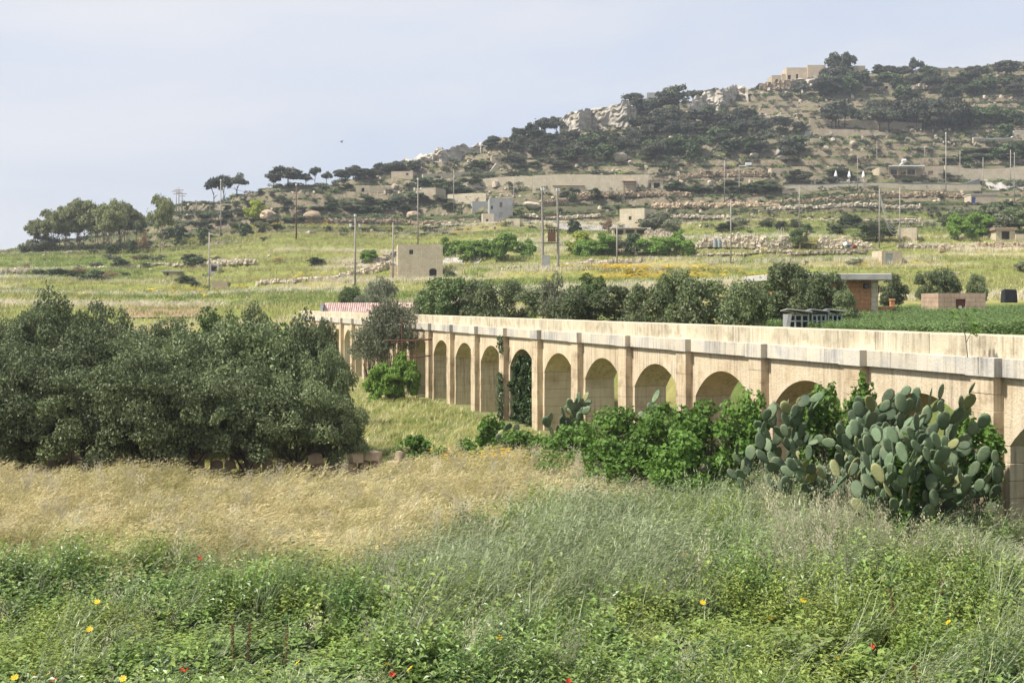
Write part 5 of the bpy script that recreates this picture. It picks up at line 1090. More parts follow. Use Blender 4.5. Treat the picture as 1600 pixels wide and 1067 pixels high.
# ---- kennels
KD = 52.0; k = KD/F
for i, (x0, x1) in enumerate(((1231, 1264), (1268, 1291), (1293, 1316))):
    b = at((x0+x1)/2, KD); zb = EYE-(516-HY)*k; zt = EYE-(491-HY)*k; w = (x1-x0)*k/2
    r = empty('kennel', (b.x, KD, zb), 0, ['left, widest grey kennel with sloping tin roof behind the parapet', 'middle grey kennel with sloping tin roof behind the parapet', 'right grey kennel with sloping tin roof behind the parapet'][i], 'kennel', 'tin roofed kennels'); h = zt-zb
    MB().b2(-w, w, .9, .95, -.6, h).b2(-w, -w+.05, .002, .9, -.6, h).b2(w-.05, w, .002, .9, -.6, h).build('panel', M['steel'], r)
    for j in range(4): MB().b2(-w+j*(2*w-.06)/3, -w+j*(2*w-.06)/3+.06, -.05, 0, -.6, h-.02).build('front_bar', M['green_grey'], r)
    for z in (.0, .35, h-.06): MB().b2(-w+.062, w-.062, -.035, -.005, z, z+.045).build('cross_bar', M['green_grey'], r)
    for j in range(3): MB().b2(-w+.08+j*(2*w)/3, -w-.02+(j+1)*(2*w)/3, .10, .12, -.6, h-.1).build('mesh_panel', M['dark'], r)
    rf = MB(); rf.box((0, .42, h+.12), (2*w+.16, 1.35, .035), 0, rot=Matrix.Rotation(RAD(7), 3, 'Y') @ Matrix.Rotation(RAD(-4), 3, 'X')); rf.build('roof', M['steel'], r)
b = at(1236, 51.2); tag(MB().box((0, 0, .25), (.16, .04, .75), rot=Matrix.Rotation(.15, 3, 'Y')).build('tin_sheet', M['steel'], None, loc=(b.x-.1, b.y, EYE-(514-HY)*k)), 'narrow pale tin sheet leaning on the left kennel', 'sheet')
# ---- long tiled roof behind the far parapet
TD = 112.0; k = TD/F; xa, xb = (505-800)*k, (648-800)*k; b = at(576, TD); zb = EYE-(489-HY)*k; zt = EYE-(474.5-HY)*k
tr_ = empty('tiled_shed', ((xa+xb)/2, TD, gz(b.x, TD)), 0, 'long low shed with red and white pantile roof behind the far parapet', 'shed'); oz = tr_.location.z; W = xb-xa
MB().b2(-W/2, W/2, 0, 2.2, -.8, zb-oz).build('wall', M['concrete'], tr_)
MB().b2(-W/2-.25, -W/2-.02, -.1, 2.2, zb-oz-.1, zt-oz+.02).build('end_board', M['steel'], tr_)
MB().b2(-W/2, W/2, 1.12, 1.3, zt-oz-.02, zt-oz+.06).build('ridge', M['white'], tr_)
pt_ = MB(); n = 5; R = .085; slope = (zt-zb)
L_ = math.hypot(1.1, slope/2)
vs = [(math.cos(math.pi*i/n)*R*(1.05-.12*e), e*1.1/2, math.sin(math.pi*i/n)*R+e*slope/2) for e in (0, 1) for i in range(n+1)]
pt_.add(vs, [(i, i+1, n+1+i+1, n+1+i)[::-1] for i in range(n)]); PT = pt_.mesh('tile', M['tile'])
nt_ = int(W/.19)
MB().add([], []) if False else None
rb_ = MB(); rb_.add([(-W/2, 0, zb-oz), (W/2, 0, zb-oz), (W/2, 1.15, zt-oz-.03), (-W/2, 1.15, zt-oz-.03), (W/2, 2.2, zb-oz), (-W/2, 2.2, zb-oz)], [(0, 1, 2, 3), (3, 2, 4, 5)]); rb_.build('roof', M['white'], tr_)
for i in range(nt_):
    for j in range(2): link('tile', PT, tr_, (-W/2+.1+i*W/nt_, .02+j*.54, zb-oz+j*slope/2+.01))
# ---- roads and bare ground: sheets just over the terrain
def sheet(name, poly, m, lift=.12, nu=60, nv=10, label=None):
    (a_, b_), (c_, d_) = poly; P = []
    A, B, Cc, Dd = (hit(*q) for q in (a_, b_, c_, d_))
    for j in range(nv+1):
        for i in range(nu+1):
            s_, t_ = i/nu, j/nv; q = A.lerp(B, s_).lerp(Cc.lerp(Dd, s_), t_); P.append((q.x, q.y, gz(q.x, q.y)+lift))
    o = np.arange((nu+1)*(nv+1)).reshape(nv+1, nu+1)
    q = np.stack([o[:-1, :-1], o[:-1, 1:], o[1:, 1:], o[1:, :-1]], -1).reshape(-1, 4); me_ = np_mesh(name, P, quads=q, mats=[M[m]], smooth=True)
    return tag(link(name, me_), label, None, None, 'structure')
sheet('road', (((668, 363), (925, 362)), ((690, 352), (870, 350))), 'road', .25, label='pale concrete road before the grey house')
sheet('road', (((870, 362), (1010, 362)), ((862, 351), (1000, 353))), 'road', .25, label='pale road running behind the transformer poles')
sheet('road', (((1540, 296), (1680, 300)), ((1536, 285), (1680, 285))), 'road', .3, label='grey road at the right edge below the retaining wall')
sheet('track', (((545, 421), (625, 417)), ((560, 414), (622, 410))), 'road', .2, 30, 6, 'pale track left of the farmhouse')
sheet('track', (((692, 418), (870, 404)), ((692, 413), (860, 401))), 'road', .2, 50, 6, 'pale track running right from the farmhouse')
sheet('track', (((1212, 246), (1240, 246)), ((1258, 216), (1268, 216))), 'road', .3, 10, 30, 'steep pale track climbing beside the wood')
sheet('bare_plot', (((198, 500), (335, 496)), ((190, 480), (335, 478))), 'soil', .12, 30, 12, 'bare brown plot showing over the left grove')
# ------------------------------------------------------------------ rubble walls on the fields (stones too small to pick apart)
def rubble(label, pts, hpx, m='rubble', size=.30, seed=0, cat='wall', core=True):
    rg = random.Random(seed+len(pts)); H = [hit(*p) for p in pts]; c = H[len(H)//2]; r = empty('rubble_wall', c, 0, label, cat); mb = MB()
    for i in range(len(H)-1):
        a_, b_ = H[i], H[i+1]; L = (b_-a_).length; n = max(2, int(L/(size*.85)))
        for k in range(n):
            t = k/n; q = a_.lerp(b_, t); g_ = gz(q.x, q.y); hh = (hpx[i]*(1-t)+hpx[i+1]*t)*q.y/F*rg.uniform(.75, 1.15); rows = max(1, int(hh/(size*.7))); dv = b_-a_
            mb.box((q.x-c.x, q.y-c.y+.12, g_+hh*.36-c.z), (L/n*1.15, size*.9, hh*.85), math.atan2(dv.y, dv.x))
            for j in range(rows):
                s_ = size*rg.uniform(.7, 1.5); z = g_+(j+.4)*size*.72; M_ = Euler((rg.uniform(-.4, .4), rg.uniform(-.4, .4), rg.uniform(-.7, .7))).to_matrix()
                mb.box((q.x-c.x+rg.uniform(-.12, .12), q.y-c.y+rg.uniform(-.2, .2)+j*.03, z-c.z), (s_*1.2, s_*.9, s_*.75), rot=M_)
    tag(mb.build('stones', M[m], r), kind='stuff'); return r
rubble('rough stone field wall climbing to the left of the farmhouse', [(402, 448), (460, 443), (520, 438), (560, 432), (600, 424), (622, 420)], [6, 7, 7, 12, 14, 10], size=.34)
rubble('low white stone wall crossing the field behind the row of trees', [(780, 423), (850, 420), (920, 413), (1000, 411), (1080, 404), (1160, 400), (1240, 398)], [5, 7, 7, 5, 4, 4, 5])
rubble('broad heap of pale rubble stones behind the wall, right of centre', [(1082, 392), (1110, 390), (1150, 390), (1200, 392), (1240, 391)], [8, 16, 22, 20, 16], size=.36)
rubble('second heap of pale rubble right of the dark dugout', [(1280, 392), (1320, 391), (1365, 390)], [18, 17, 10], size=.36)
rubble('line of scattered stones edging the field right of the dugout', [(1230, 400), (1290, 397), (1350, 396), (1372, 393)], [4, 6, 6, 5], size=.34)
rubble('brown stone terrace wall at the far right below the round trees', [(1470, 394), (1530, 392), (1620, 390)], [9, 9, 10], 'rubble_warm', .34)
rubble('stones at the foot of the two hung cable poles', [(1405, 389), (1440, 388), (1480, 391)], [6, 8, 5], size=.38)
rubble('pale rubble slope behind the farm building right side', [(1010, 372), (1040, 374), (1060, 380)], [14, 14, 8], size=.4)
rubble('brown terrace wall across the far left field', [(-20, 427), (40, 427), (62, 424)], [7, 7, 5], size=.34)
rubble('low terrace wall behind the left field shrubs', [(140, 422), (190, 420), (250, 416), (330, 414), (400, 413)], [5, 6, 4, 7, 9], size=.34)
rubble('scattered white stones in the field below the stone hut', [(230, 458), (262, 456), (300, 458)], [3, 4, 3], size=.3)
rubble('rubble slope behind the track, left of the farmhouse', [(535, 416), (565, 414), (600, 411), (618, 405)], [5, 5, 10, 14], size=.36)
rubble('stone bank of the terrace under the left scrub', [(480, 350), (560, 350), (640, 352), (700, 352)], [7, 6, 8, 6], 'rubble_warm', .42)
rubble('mossy stone terrace wall right of the grey house', [(820, 346), (880, 345), (940, 345)], [5, 6, 5], size=.4)
rubble('high rough stone wall below the pavilion', [(845, 323), (890, 316), (950, 310), (1010, 308), (1080, 310)], [10, 12, 9, 8, 7], 'rubble_warm', .38)
rubble('long stone terrace wall right of the farm building', [(1020, 329), (1090, 327), (1160, 325), (1220, 325)], [8, 9, 8, 7], 'rubble_warm', .38)
rubble('stone wall band on the right terraces, upper one', [(1200, 322), (1280, 318), (1360, 314), (1440, 312), (1510, 312)], [7, 8, 7, 8, 6], 'rubble_warm', .38)
rubble('stone wall band on the right terraces, lower one', [(1200, 332), (1290, 330), (1380, 330), (1440, 330)], [6, 6, 6, 7], 'rubble', .36)
rubble('grey terrace wall under the green strip, right of centre', [(1050, 346), (1130, 345), (1200, 347), (1330, 350), (1440, 350)], [6, 6, 5, 7, 8], 'rubble', .36)
rubble('tan terrace stones below the tall wood, centre right', [(1060, 285), (1130, 282), (1200, 280)], [8, 10, 8], 'rubble_warm', .38)
rubble('pale stones in the wood right of the second cliff', [(1150, 196), (1180, 192), (1230, 190)], [6, 8, 6], 'rubble', .7)
rubble('broken pale rocks under the right crest pines', [(1430, 140), (1470, 142), (1505, 138)], [8, 9, 10], 'rubble', .9)
rubble('broken stones below the crest ruin', [(1190, 142), (1230, 143), (1275, 138), (1330, 142)], [12, 14, 12, 8], 'rubble_warm', .9)
rubble('stone edge of the field behind the small olives', [(1415, 435), (1450, 433), (1500, 432)], [4, 4, 3], size=.3)
# dugout shelter in the rubble
b = hit(1262, 390); k = b.y/F; r = empty('dugout', b, 0, 'dark dugout with a flat board roof in the rubble heap', 'shelter'); MB().b2(-13*k, -11*k, 0, 2, -.3, 11*k).b2(9*k, 12*k, 0, 2, -.3, 9*k).b2(-11*k, 9*k, 1.8, 2, -.3, 10*k).build('wall', M['rubble_warm'], r); MB().box((0, .7, 11.5*k), (30*k, 2.6, .12), rot=Matrix.Rotation(-.08, 3, 'Y')).build('roof', M['wood'], r)
b = hit(1328, 389); r = empty('junk_heap', b, 0, 'heap of blue and white junk on the rubble', 'junk'); rg = random.Random(6)
for k2 in range(9): MB().box((rg.uniform(-.9, .9), rg.uniform(-.4, .4), rg.uniform(.1, .6)), (rg.uniform(.3, .6),)*3, rot=Euler((rg.random(), rg.random(), rg.random())).to_matrix()).build('junk_piece', M[rg.choice(['blue', 'white', 'dark', 'redbrown'])], r)
b = hit(1133, 388); r = empty('barrel_stack', b, 0, 'row of grey-blue barrels before the rubble heap', 'barrels')
for k2 in range(6): MB().tube([((k2-2.5)*.62, 0, -.2), ((k2-2.5)*.62, 0, .45), ((k2-2.5)*.62, 0, 1.05)], [.29, .31, .29], 10).build('barrel', M['green_grey' if k2 % 2 else 'steel'], r)
# ------------------------------------------------------------------ cliffs
def cliff(label, prof, thick=9, seed=1, name='cliff', m='rock'):
    """prof: (column, top row, foot row)"""
    xs_ = [p[0] for p in prof]; yt = [p[1] for p in prof]; yb = [p[2] for p in prof]; foot = [hit(p[0], p[2]) for p in prof]
    nu = int((xs_[-1]-xs_[0])*1.0)+2; nv = 16; c = foot[len(foot)//2]; P = []
    fD = [f.y for f in foot]
    for i in range(nu+1):
        px = xs_[0]+(xs_[-1]-xs_[0])*i/nu; D = np.interp(px, xs_, fD); t_ = np.interp(px, xs_, yt); b_ = np.interp(px, xs_, yb); zt = EYE-(t_-HY)/F*D; zb = EYE-(b_-HY)/F*D
        edge = min(1, i/4, (nu-i)/4)
        for j in range(nv+4):
            v = min(j/nv, 1.0); X = (px-800)/F*D; z = zb-1.5+(zt-zb+1.5)*v
            rg_ = abs(fbm(np.array([X*1.0]), np.array([z*1.6+seed*31]), 5, seed)[0]-.5)*7 + abs(vn(np.array([X]), np.array([z*2.5]), 1.7, seed+9)[0]-.5)*2.4
            yy = D+v*2.2+rg_*edge-2.0
            if j > nv: yy += (j-nv)*thick/3; z -= (j-nv)*.25
            z += (vn(np.array([X]), np.array([yy]), 2.3, seed+4)[0]-.5)*1.6*(.3+v)
            P.append((X-c.x, yy-c.y, z-c.z))
    o = np.arange((nu+1)*(nv+4)).reshape(nu+1, nv+4); q = np.stack([o[:-1, :-1], o[1:, :-1], o[1:, 1:], o[:-1, 1:]], -1).reshape(-1, 4)
    return tag(link(name, np_mesh(name, P, quads=q, mats=[M[m]]), None, c), label, 'cliff')
cliff('bright weathered limestone cliff on the skyline, left of the wood', [(874, 188, 210), (890, 178, 210), (905, 172, 208), (925, 167, 206), (950, 162, 202), (980, 158, 198), (994, 164, 194)], seed=1)
cliff('second limestone cliff on the skyline sloping down to the wood', [(1070, 176, 186), (1090, 150, 182), (1105, 141, 176), (1130, 135, 168), (1152, 131, 158), (1168, 133, 154)], seed=2)
cliff('pale rocky slope at the left end of the high ridge', [(628, 251, 258), (660, 242, 258), (690, 234, 254), (720, 229, 246), (752, 222, 238)], seed=3)
cliff('rock bank under the crest ruin', [(1186, 132, 146), (1220, 129, 148), (1260, 122, 143), (1290, 118, 140)], seed=4)
for i, (px, py, L, h, lab) in enumerate([(968, 258, 4.6, 3.0, 'largest pale boulder below the wood, centre'), (943, 259, 3.4, 2.2, 'brown boulder left of the largest pale one'), (984, 257, 2.0, 1.4, 'small boulder right of the largest pale one'), (1178, 246, 3, 1.5, 'pale boulder at the foot of the wood, right'), (1290, 243, 2.6, 2.0, 'white rounded boulder beside the steep track'), (1331, 232, 2.5, 2.2, 'round brown rock above the white boulder'),
                                        (490, 345, 4.5, 2.2, 'tan mound at the left end of the scrub terrace'), (420, 345, 4, 2.4, 'tan rock on the lower left spur'), (1222, 250, 4, 1.6, 'pale rock at the lower end of the steep track'), (645, 342, 3.4, 2.0, 'grey boulder at the foot of the tall pole'), (830, 325, 4, 2.0, 'pale rock left of the high rough wall')]):
    b = hit(px, py); s_ = rock_mesh('boulder', 400+i, M['rubble' if 'pale' in lab or 'white' in lab else 'rubble_warm'], (1, .8, 1)); o = tag(link('boulder', s_, None, b+Vector((0, 0, h*.3)), (0, 0, i), (L, L, h)), lab, 'boulder', 'boulders on the hillside')
# ------------------------------------------------------------------ poles and wires
def pole(px, yb, yt, label, kind='plain', r=.15, group='utility poles', D=None):
    b = hit(px, yb) if D is None else at(px, D); k = b.y/F; h = (yb-yt)*k
    p = empty('utility_pole', b, 0, label, 'pole', group)
    MB().tube([(0, 0, -.8), (0, 0, h*.5), (0, 0, h)], [r, r*.85, r*.62], 8).build('post', M['rust' if kind == 'red' else 'pole'], p, True)
    if kind in ('cups', 'red'):
        for sx in (-1, 1): MB().tube([(sx*.55, 0, h*.86-.1), (sx*.55, 0, h*.86+.28)], [.10, .17], 8).build('insulator', M['white'], p)
        MB().b2(-.6, .6, -.06, .06, h*.86-.16, h*.86-.04).build('crossarm', M['wood'], p)
        MB().tube([(0, 0, h), (0, 0, h+.3)], [.15, .17], 8).build('insulator', M['white'], p)
    if kind == 'top': MB().tube([(0, 0, h), (0, 0, h+.32)], [.13, .2], 8).build('insulator', M['white'], p)
    if kind == 'cross':
        for z, w in ((.88, 1.1), (.78, .7)):
            MB().b2(-w, w, -.07, .07, h*z-.07, h*z+.07).build('crossarm', M['wood'], p)
    return b, h, p
PL = {}
for key, px, yb, yt, kind, lab in [
    ('a', 327, 458, 363, 'plain', 'thin grey pole beside the concrete shelter on the left field'), ('b', 345, 372, 286, 'cups', 'tall pale pole before the skyline trees, left'), ('c', 463, 377, 292, 'red', 'reddish pole on the green field, left of centre'),
    ('d', 555, 447, 340, 'cups', 'tall pole left of the farmhouse, nearest of its line'), ('e', 614, 440, 348, 'plain', 'thin pole at the left corner of the farmhouse'), ('f', 653, 388, 282, 'cups', 'tall pole rising right behind the farmhouse'), ('g', 709, 336, 268, 'plain', 'thin pole left of the grey house'),
    ('j', 964, 419, 353, 'plain', 'short dark wooden pole before the bushes, centre'), ('k', 1142, 413, 315, 'plain', 'pole standing before the rubble heap, right of centre'), ('l', 1249, 362, 290, 'plain', 'slim pole above the dugout'), ('m', 1374, 391, 297, 'plain', 'left pole of the pair with hung white cables'), ('n', 1406, 392, 294, 'plain', 'right pole of the pair with hung white cables'),
    ('o', 1014, 306, 268, 'plain', 'thin pole right of the pavilion'), ('p', 1132, 320, 256, 'plain', 'pole left of the white sign arm, mid slope'), ('q', 1340, 302, 250, 'plain', 'green-grey pole left of the umbrellas terrace end'), ('r', 1370, 262, 222, 'plain', 'small distant pole left of the villa tank'), ('s', 1445, 262, 235, 'plain', 'small pole rising behind the villa'),
    ('t', 1478, 312, 214, 'cups', 'tall pole right of the villa with lamp-like insulators'), ('u', 1500, 276, 239, 'plain', 'leaning thin pole over the tan retaining wall'), ('v', 1536, 298, 248, 'plain', 'thin pole at the end of the dark fence wall'), ('w', 1585, 318, 240, 'plain', 'right pole of the twin poles at the right edge'), ('x', 1579, 294, 241, 'cross', 'left pole of the twin poles at the right edge, with crossarms'),
    ('y', 803, 326, 281, 'plain', 'thin pole just right of the grey house'), ('z', 998, 303, 278, 'plain', 'faint short pole between pavilion and shed')]:
    PL[key] = pole(px, yb, yt, lab, kind, .105 if kind == 'plain' else .135)
for px, yb, yt, lab in ((275.5, 322, 281, 'left of three crossarm masts on the left skyline'), (279.5, 322, 279, 'tallest middle mast of three on the left skyline'), (284.5, 320, 284, 'right of three crossarm masts on the left skyline'), (307, 314, 294, 'small lone mast right of the three on the skyline')):
    pole(px, yb, yt, lab, 'cross', .13, 'masts on the left skyline', D=304)
# transformer pair
b = hit(862, 423); k = b.y/F; tp = empty('transformer_poles', b, 0, 'pair of tall poles carrying a rusty transformer on a platform', 'pole pair'); h = 122*k
for px, top in ((848, 298), (872, 299)):
    x = (px-862)*k; MB().tube([(x, 0, -.6), (x, 0, h*.5), (x-.1, 0, (423-top)*k)], [.17, .15, .11], 8).build('post', M['pole'], tp)
    for dx in (-.35, .35): MB().tube([(x+dx*.4, 0, (423-top)*k), (x+dx*.4, 0, (423-top)*k+.35)], [.09, .16], 8).build('insulator', M['white'], tp)
for z in (42, 62, 85): MB().b2((846-862)*k, (874-862)*k, -.07, .07, z*k, z*k+.14).build('crossarm', M['rust'], tp)
tf = MB().b2(-.48, .48, -.4, .4, 43*k+.16, 43*k+1.35).build('transformer', M['rust'], tp)
for dx in (-.3, 0, .3): MB().tube([(dx, 0, 43*k+1.352), (dx, 0, 43*k+1.75)], [.09, .05], 8).build('bushing', M['dark'], tf)
MB().b2(-.7, .7, -.5, .5, 43*k+1.85, 43*k+1.93).build('canopy', M['rust'], tp)
MB().b2(-1.05, -.2, -.4, .4, -.3, 1.9).build('cabinet', M['house_grey'], tp)
# sign arm
b = hit(1155, 307); k = b.y/F; sg = empty('lamp_arm', b, 0, 'street lamp arm with white panel on the mid slope', 'lamp'); MB().tube([(0, 0, -.5), (0, 0, 44*k)], .11, 6).build('post', M['pole'], sg); MB().b2(0, 14*k, -.08, .08, 43*k, 44.5*k).build('arm', M['white'], sg); MB().b2(10*k, 19*k, -.3, .3, 44.8*k, 49*k).build('panel', M['white'], sg)
def wire(label, p, q, sag, r=.03, n=10, m='dark', name='overhead_wire', group='overhead wires'):
    c = (p+q)/2; pts = [p.lerp(q, i/n)-c-Vector((0, 0, sag*4*(i/n)*(1-i/n))) for i in range(n+1)]
    tag(MB().tube(pts, r, 4).build(name, M[m], None, loc=c), label, 'wire', group)
def top(k, f=.97): b, h, p = PL[k]; return b+Vector((0, 0, h*f))
for a_, b_, lab in (('b', 'c', 'sagging wire between the tall pale pole and the reddish pole'), ('d', 'f', 'wire from the pole left of the farmhouse to the one behind it'), ('r', 't', 'upper wire between two poles beyond the villa'), ('t', 'v', 'wire dropping from the tall villa pole to the fence wall pole'), ('l', 'm', 'wire from the slim pole to the hung cable pair')):
    wire(lab, top(a_), top(b_), 1.6)
for i, (f0, f1, sag) in enumerate(((.97, .42, 2.6), (.95, .38, 2.8), (.93, .34, 3.0), (.97, .50, 2.2))):
    wire(['outer hanging white cable between the paired poles', 'second hanging white cable between the paired poles', 'lowest hanging white cable between the paired poles', 'uppermost hanging white cable between the paired poles'][i], top('m', f0), top('n', f1), sag, .03, 12, 'concrete', 'hanging_cable', 'hanging white cables')
# ------------------------------------------------------------------ trees and bushes of the hill
rgh = random.Random(12)
def stand(label, group, boxes, n, hpx, ar, kinds, name='hill_tree', tr='far', cat='tree', lo=0):
    """n trees spread over an area of the photograph's hillside, thickest tree first"""
    for i in range(n):
        x0, x1, y0, y1 = rgh.choice(boxes) if isinstance(boxes[0], tuple) else boxes
        px = rgh.uniform(x0, x1); yb = rgh.uniform(y0, y1); h = rgh.uniform(*hpx); kd = rgh.choice(kinds)
        xs_ = [b_[0] for b_ in boxes]+[b_[1] for b_ in boxes]; part_ = ', left part' if px < min(xs_)+(max(xs_)-min(xs_))/3 else ', right part' if px > max(xs_)-(max(xs_)-min(xs_))/3 else ', middle part'
        ptree(name, px, yb, yb-h, h*ar*rgh.uniform(.8, 1.2), kd, tr, label+part_, cat, group, rgh.randrange(12))
def spot(name, label, px, yb, yt, hw, kind, tr='far', cat='tree', group='single trees on the hill', i=0): ptree(name, px, yb, yt, hw, kind, tr, label, cat, group, i)
stand('dark pine in the thick wood below the bright cliff', 'wood below the left cliff', [(785, 870, 215, 245), (860, 1000, 228, 244), (800, 900, 230, 252), (880, 1000, 222, 236)], 48, (13, 25), .55, ['pineF', 'pineF', 'greenF'])
stand('dark pine in the thick wood between the two cliffs', 'wood between the cliffs', [(990, 1060, 180, 215), (1000, 1075, 200, 222)], 28, (18, 32), .55, ['pineF'])
stand('dark tree in the wood below the second cliff', 'wood below the second cliff', [(1095, 1180, 188, 208), (1130, 1200, 184, 208), (1060, 1260, 198, 214)], 38, (14, 26), .55, ['pineF', 'greenF', 'pineF'])
stand('leafy green tree along the lower edge of the wood', 'lower edge of the wood', [(1010, 1250, 240, 256), (1100, 1250, 215, 245), (890, 960, 238, 254)], 34, (16, 29), .66, ['greenF', 'greenF', 'pineF'])
stand('dark pine in the long row across the upper right slope', 'row of pines on the upper right slope', [(1285, 1360, 195, 206), (1340, 1430, 192, 206), (1410, 1500, 185, 205)], 34, (28, 45), .5, ['pineF', 'pineF', 'pineTop'])
stand('dark tree in the thicket below the crest ruin', 'thicket below the crest', [(1250, 1330, 140, 168), (1280, 1340, 125, 160)], 22, (16, 31), .6, ['pineF', 'greenF'])
stand('dark tree among rocks below the right crest', 'trees below the right crest', [(1360, 1500, 125, 150), (1420, 1600, 128, 158), (1500, 1620, 118, 152), (1400, 1480, 150, 185)], 40, (13, 25), .72, ['pineF', 'pineF', 'greenF'])
stand('green tree on the right edge of the upper slope', 'green trees at the upper right', [(1460, 1600, 190, 214), (1530, 1620, 240, 252), (1510, 1600, 178, 200)], 20, (14, 26), .75, ['greenF'])
stand('bushy evergreen on the left spur skyline', 'skyline bushes of the left spur', [(520, 600, 278, 284), (590, 650, 266, 276), (760, 800, 228, 240)], 18, (10, 20), .7, ['pineF'])
stand('dense green thicket bush on the slope left of the grey house', 'thicket left of the grey house', [(500, 640, 322, 338), (560, 720, 312, 336), (660, 760, 290, 310)], 44, (8, 17), .95, ['greenF', 'greyF', 'greenF'], 'hill_bush', None, 'bush')
stand('dark shrub on the slope above the tan terrace wall', 'shrubs above the terrace walls', [(720, 830, 262, 290), (800, 900, 250, 268), (640, 760, 260, 285)], 30, (7, 14), .95, ['greenF', 'pineF', 'greyF'], 'hill_bush', None, 'bush')
stand('dark shrub on the terraces beside the pavilion', 'shrubs beside the pavilion', [(1040, 1220, 290, 306), (1060, 1250, 296, 304), (840, 960, 305, 318)], 34, (7, 14), 1.0, ['greenF', 'greenF', 'greyF'], 'hill_bush', None, 'bush')
stand('dark shrub in the garden round the villa', 'shrubs of the villa garden', [(1230, 1390, 276, 292), (1390, 1500, 282, 290), (1480, 1540, 240, 262), (1540, 1620, 236, 252)], 34, (7, 14), 1.0, ['greenF', 'pineF', 'greenF'], 'hill_bush', None, 'bush')
stand('shrub in the line of bushes along the right lower terrace', 'bushes of the right lower terrace', [(1220, 1340, 352, 368), (1320, 1340, 350, 366), (1120, 1220, 352, 362)], 22, (9, 16), 1.0, ['greenF', 'greyF'], 'hill_bush', None, 'bush')
stand('grey-green shrub on the banks of the left fields', 'shrubs on the left field banks', [(-10, 130, 418, 434), (120, 340, 408, 424), (100, 200, 430, 442), (380, 520, 410, 420), (260, 420, 362, 376), (180, 330, 404, 418), (130, 330, 438, 450)], 38, (6, 13), 1.2, ['greyF', 'greenF', 'dryF'], 'hill_bush', None, 'bush')
stand('dark scrub bush scattered over the bare left spur', 'scrub bushes of the left spur', [(280, 420, 318, 360), (400, 560, 295, 345), (300, 500, 340, 368)], 50, (5, 11), 1.1, ['greyF', 'greenF', 'pineF'], 'hill_bush', None, 'bush')
stand('grey tree of the big dark clump at the right', 'dark clump at the right', [(1445, 1560, 350, 372), (1500, 1620, 345, 366)], 14, (20, 40), .75, ['greenF', 'greyF', 'oliveM'], 'hill_tree', 'mid')
# bright bushes on the fields
for i, (px, yb, yt, hw, kd) in enumerate([(705, 405, 374, 20, 'hedge'), (735, 406, 377, 22, 'hedge'), (762, 405, 376, 20, 'hedge'), (790, 405, 366, 22, 'hedge'), (818, 404, 376, 18, 'hedge')]):
    ptree('field_bush', px, yb, yt, hw, kd, None, ORD[i]+' bright green bush from the farmhouse in the roadside hedge', 'bush', 'bright hedge right of the farmhouse', i)
for i, (px, yb, yt, hw, kd) in enumerate([(905, 402, 364, 20, 'limebush'), (915, 405, 376, 20, 'hedge'), (945, 403, 367, 24, 'hedge'), (968, 402, 370, 18, 'greyM'), (1013, 402, 372, 20, 'hedge'), (1045, 400, 372, 20, 'hedge'), (1060, 392, 361, 12, 'hedge'), (1074, 400, 376, 12, 'hedge'), (990, 396, 366, 16, 'greenF')]):
    ptree('field_bush', px, yb, yt, hw, kd, None, ORD[i]+' bush from the transformer poles in the green clump before the farm building', 'bush', 'green clump before the farm building', i)
spot('dark_bush', 'round dark bush on the road right of the transformer poles', 897, 366, 346, 15, 'greenF', None, 'bush')
spot('shrub', 'grey-green shrub covering the right end of the farm building', 1025, 363, 333, 28, 'greyF', None, 'bush'); spot('shrub', 'second grey-green shrub right of the farm building', 1048, 362, 342, 18, 'greyF', None, 'bush', i=1)
spot('dry_shrub', 'reddish dry shrub at the left wall of the farm building', 948, 366, 340, 12, 'dryF', None, 'bush')
spot('fig_tree', 'spreading dark fig tree left of the sandstone cube hut', 1368, 382, 345, 32, 'oliveM', 'mid', i=1); spot('small_tree', 'small dark tree over the dugout', 1248, 388, 358, 15, 'carobM', 'mid')
spot('round_tree', 'left bright green umbrella-shaped tree at the right', 1496, 374, 336, 20, 'bush', 'mid', i=1); spot('round_tree', 'right bright green umbrella-shaped tree at the right', 1525, 374, 334, 26, 'bush', 'mid')
spot('field_bush', 'round dark bush beside the farmhouse track, left', 576, 412, 391, 14, 'hedge', None, 'bush', i=1); spot('field_bush', 'low dark bush right of the farmhouse door', 706, 436, 426, 12, 'greenF', None, 'bush')
# eucalyptus grove at the far left
for i, (px, yb, yt, hw) in enumerate([(62, 396, 345, 22), (82, 396, 330, 24), (105, 395, 318, 26), (128, 395, 316, 26), (150, 394, 318, 26), (172, 394, 316, 26), (195, 393, 320, 26), (212, 392, 330, 20), (120, 393, 326, 30), (160, 392, 324, 30), (90, 393, 338, 26), (185, 392, 326, 28)]):
    ptree('eucalyptus_tree', px, yb, yt, hw, 'euc', 'pale', (ORD[i]+' tree from the left edge in the front of the pale eucalyptus grove') if i < 8 else 'eucalyptus standing behind the front trunks of the pale grove', 'tree', 'eucalyptus grove at the far left', i)
for px, yb, hh, hw, lab in ((70, 397, 26, 22, 'brown-green bush at the left foot of the eucalyptus grove'), (45, 397, 22, 16, 'lowest bush left of the eucalyptus grove'), (175, 396, 14, 14, 'dark round bush under the eucalyptus grove'), (207, 394, 18, 10, 'dark bush at the right end of the eucalyptus grove')): spot('shrub', lab, px, yb, yb-hh, hw, 'greyF' if hw > 15 else 'greenF', None, 'bush')
spot('dry_shrub', 'reddish brown dry shrub right of the eucalyptus grove', 224, 398, 363, 12, 'dryF', None, 'bush'); spot('poplar_tree', 'tall thin yellow-green tree standing alone right of the grove', 253, 394, 308, 20, 'euc', 'pale', i=1)
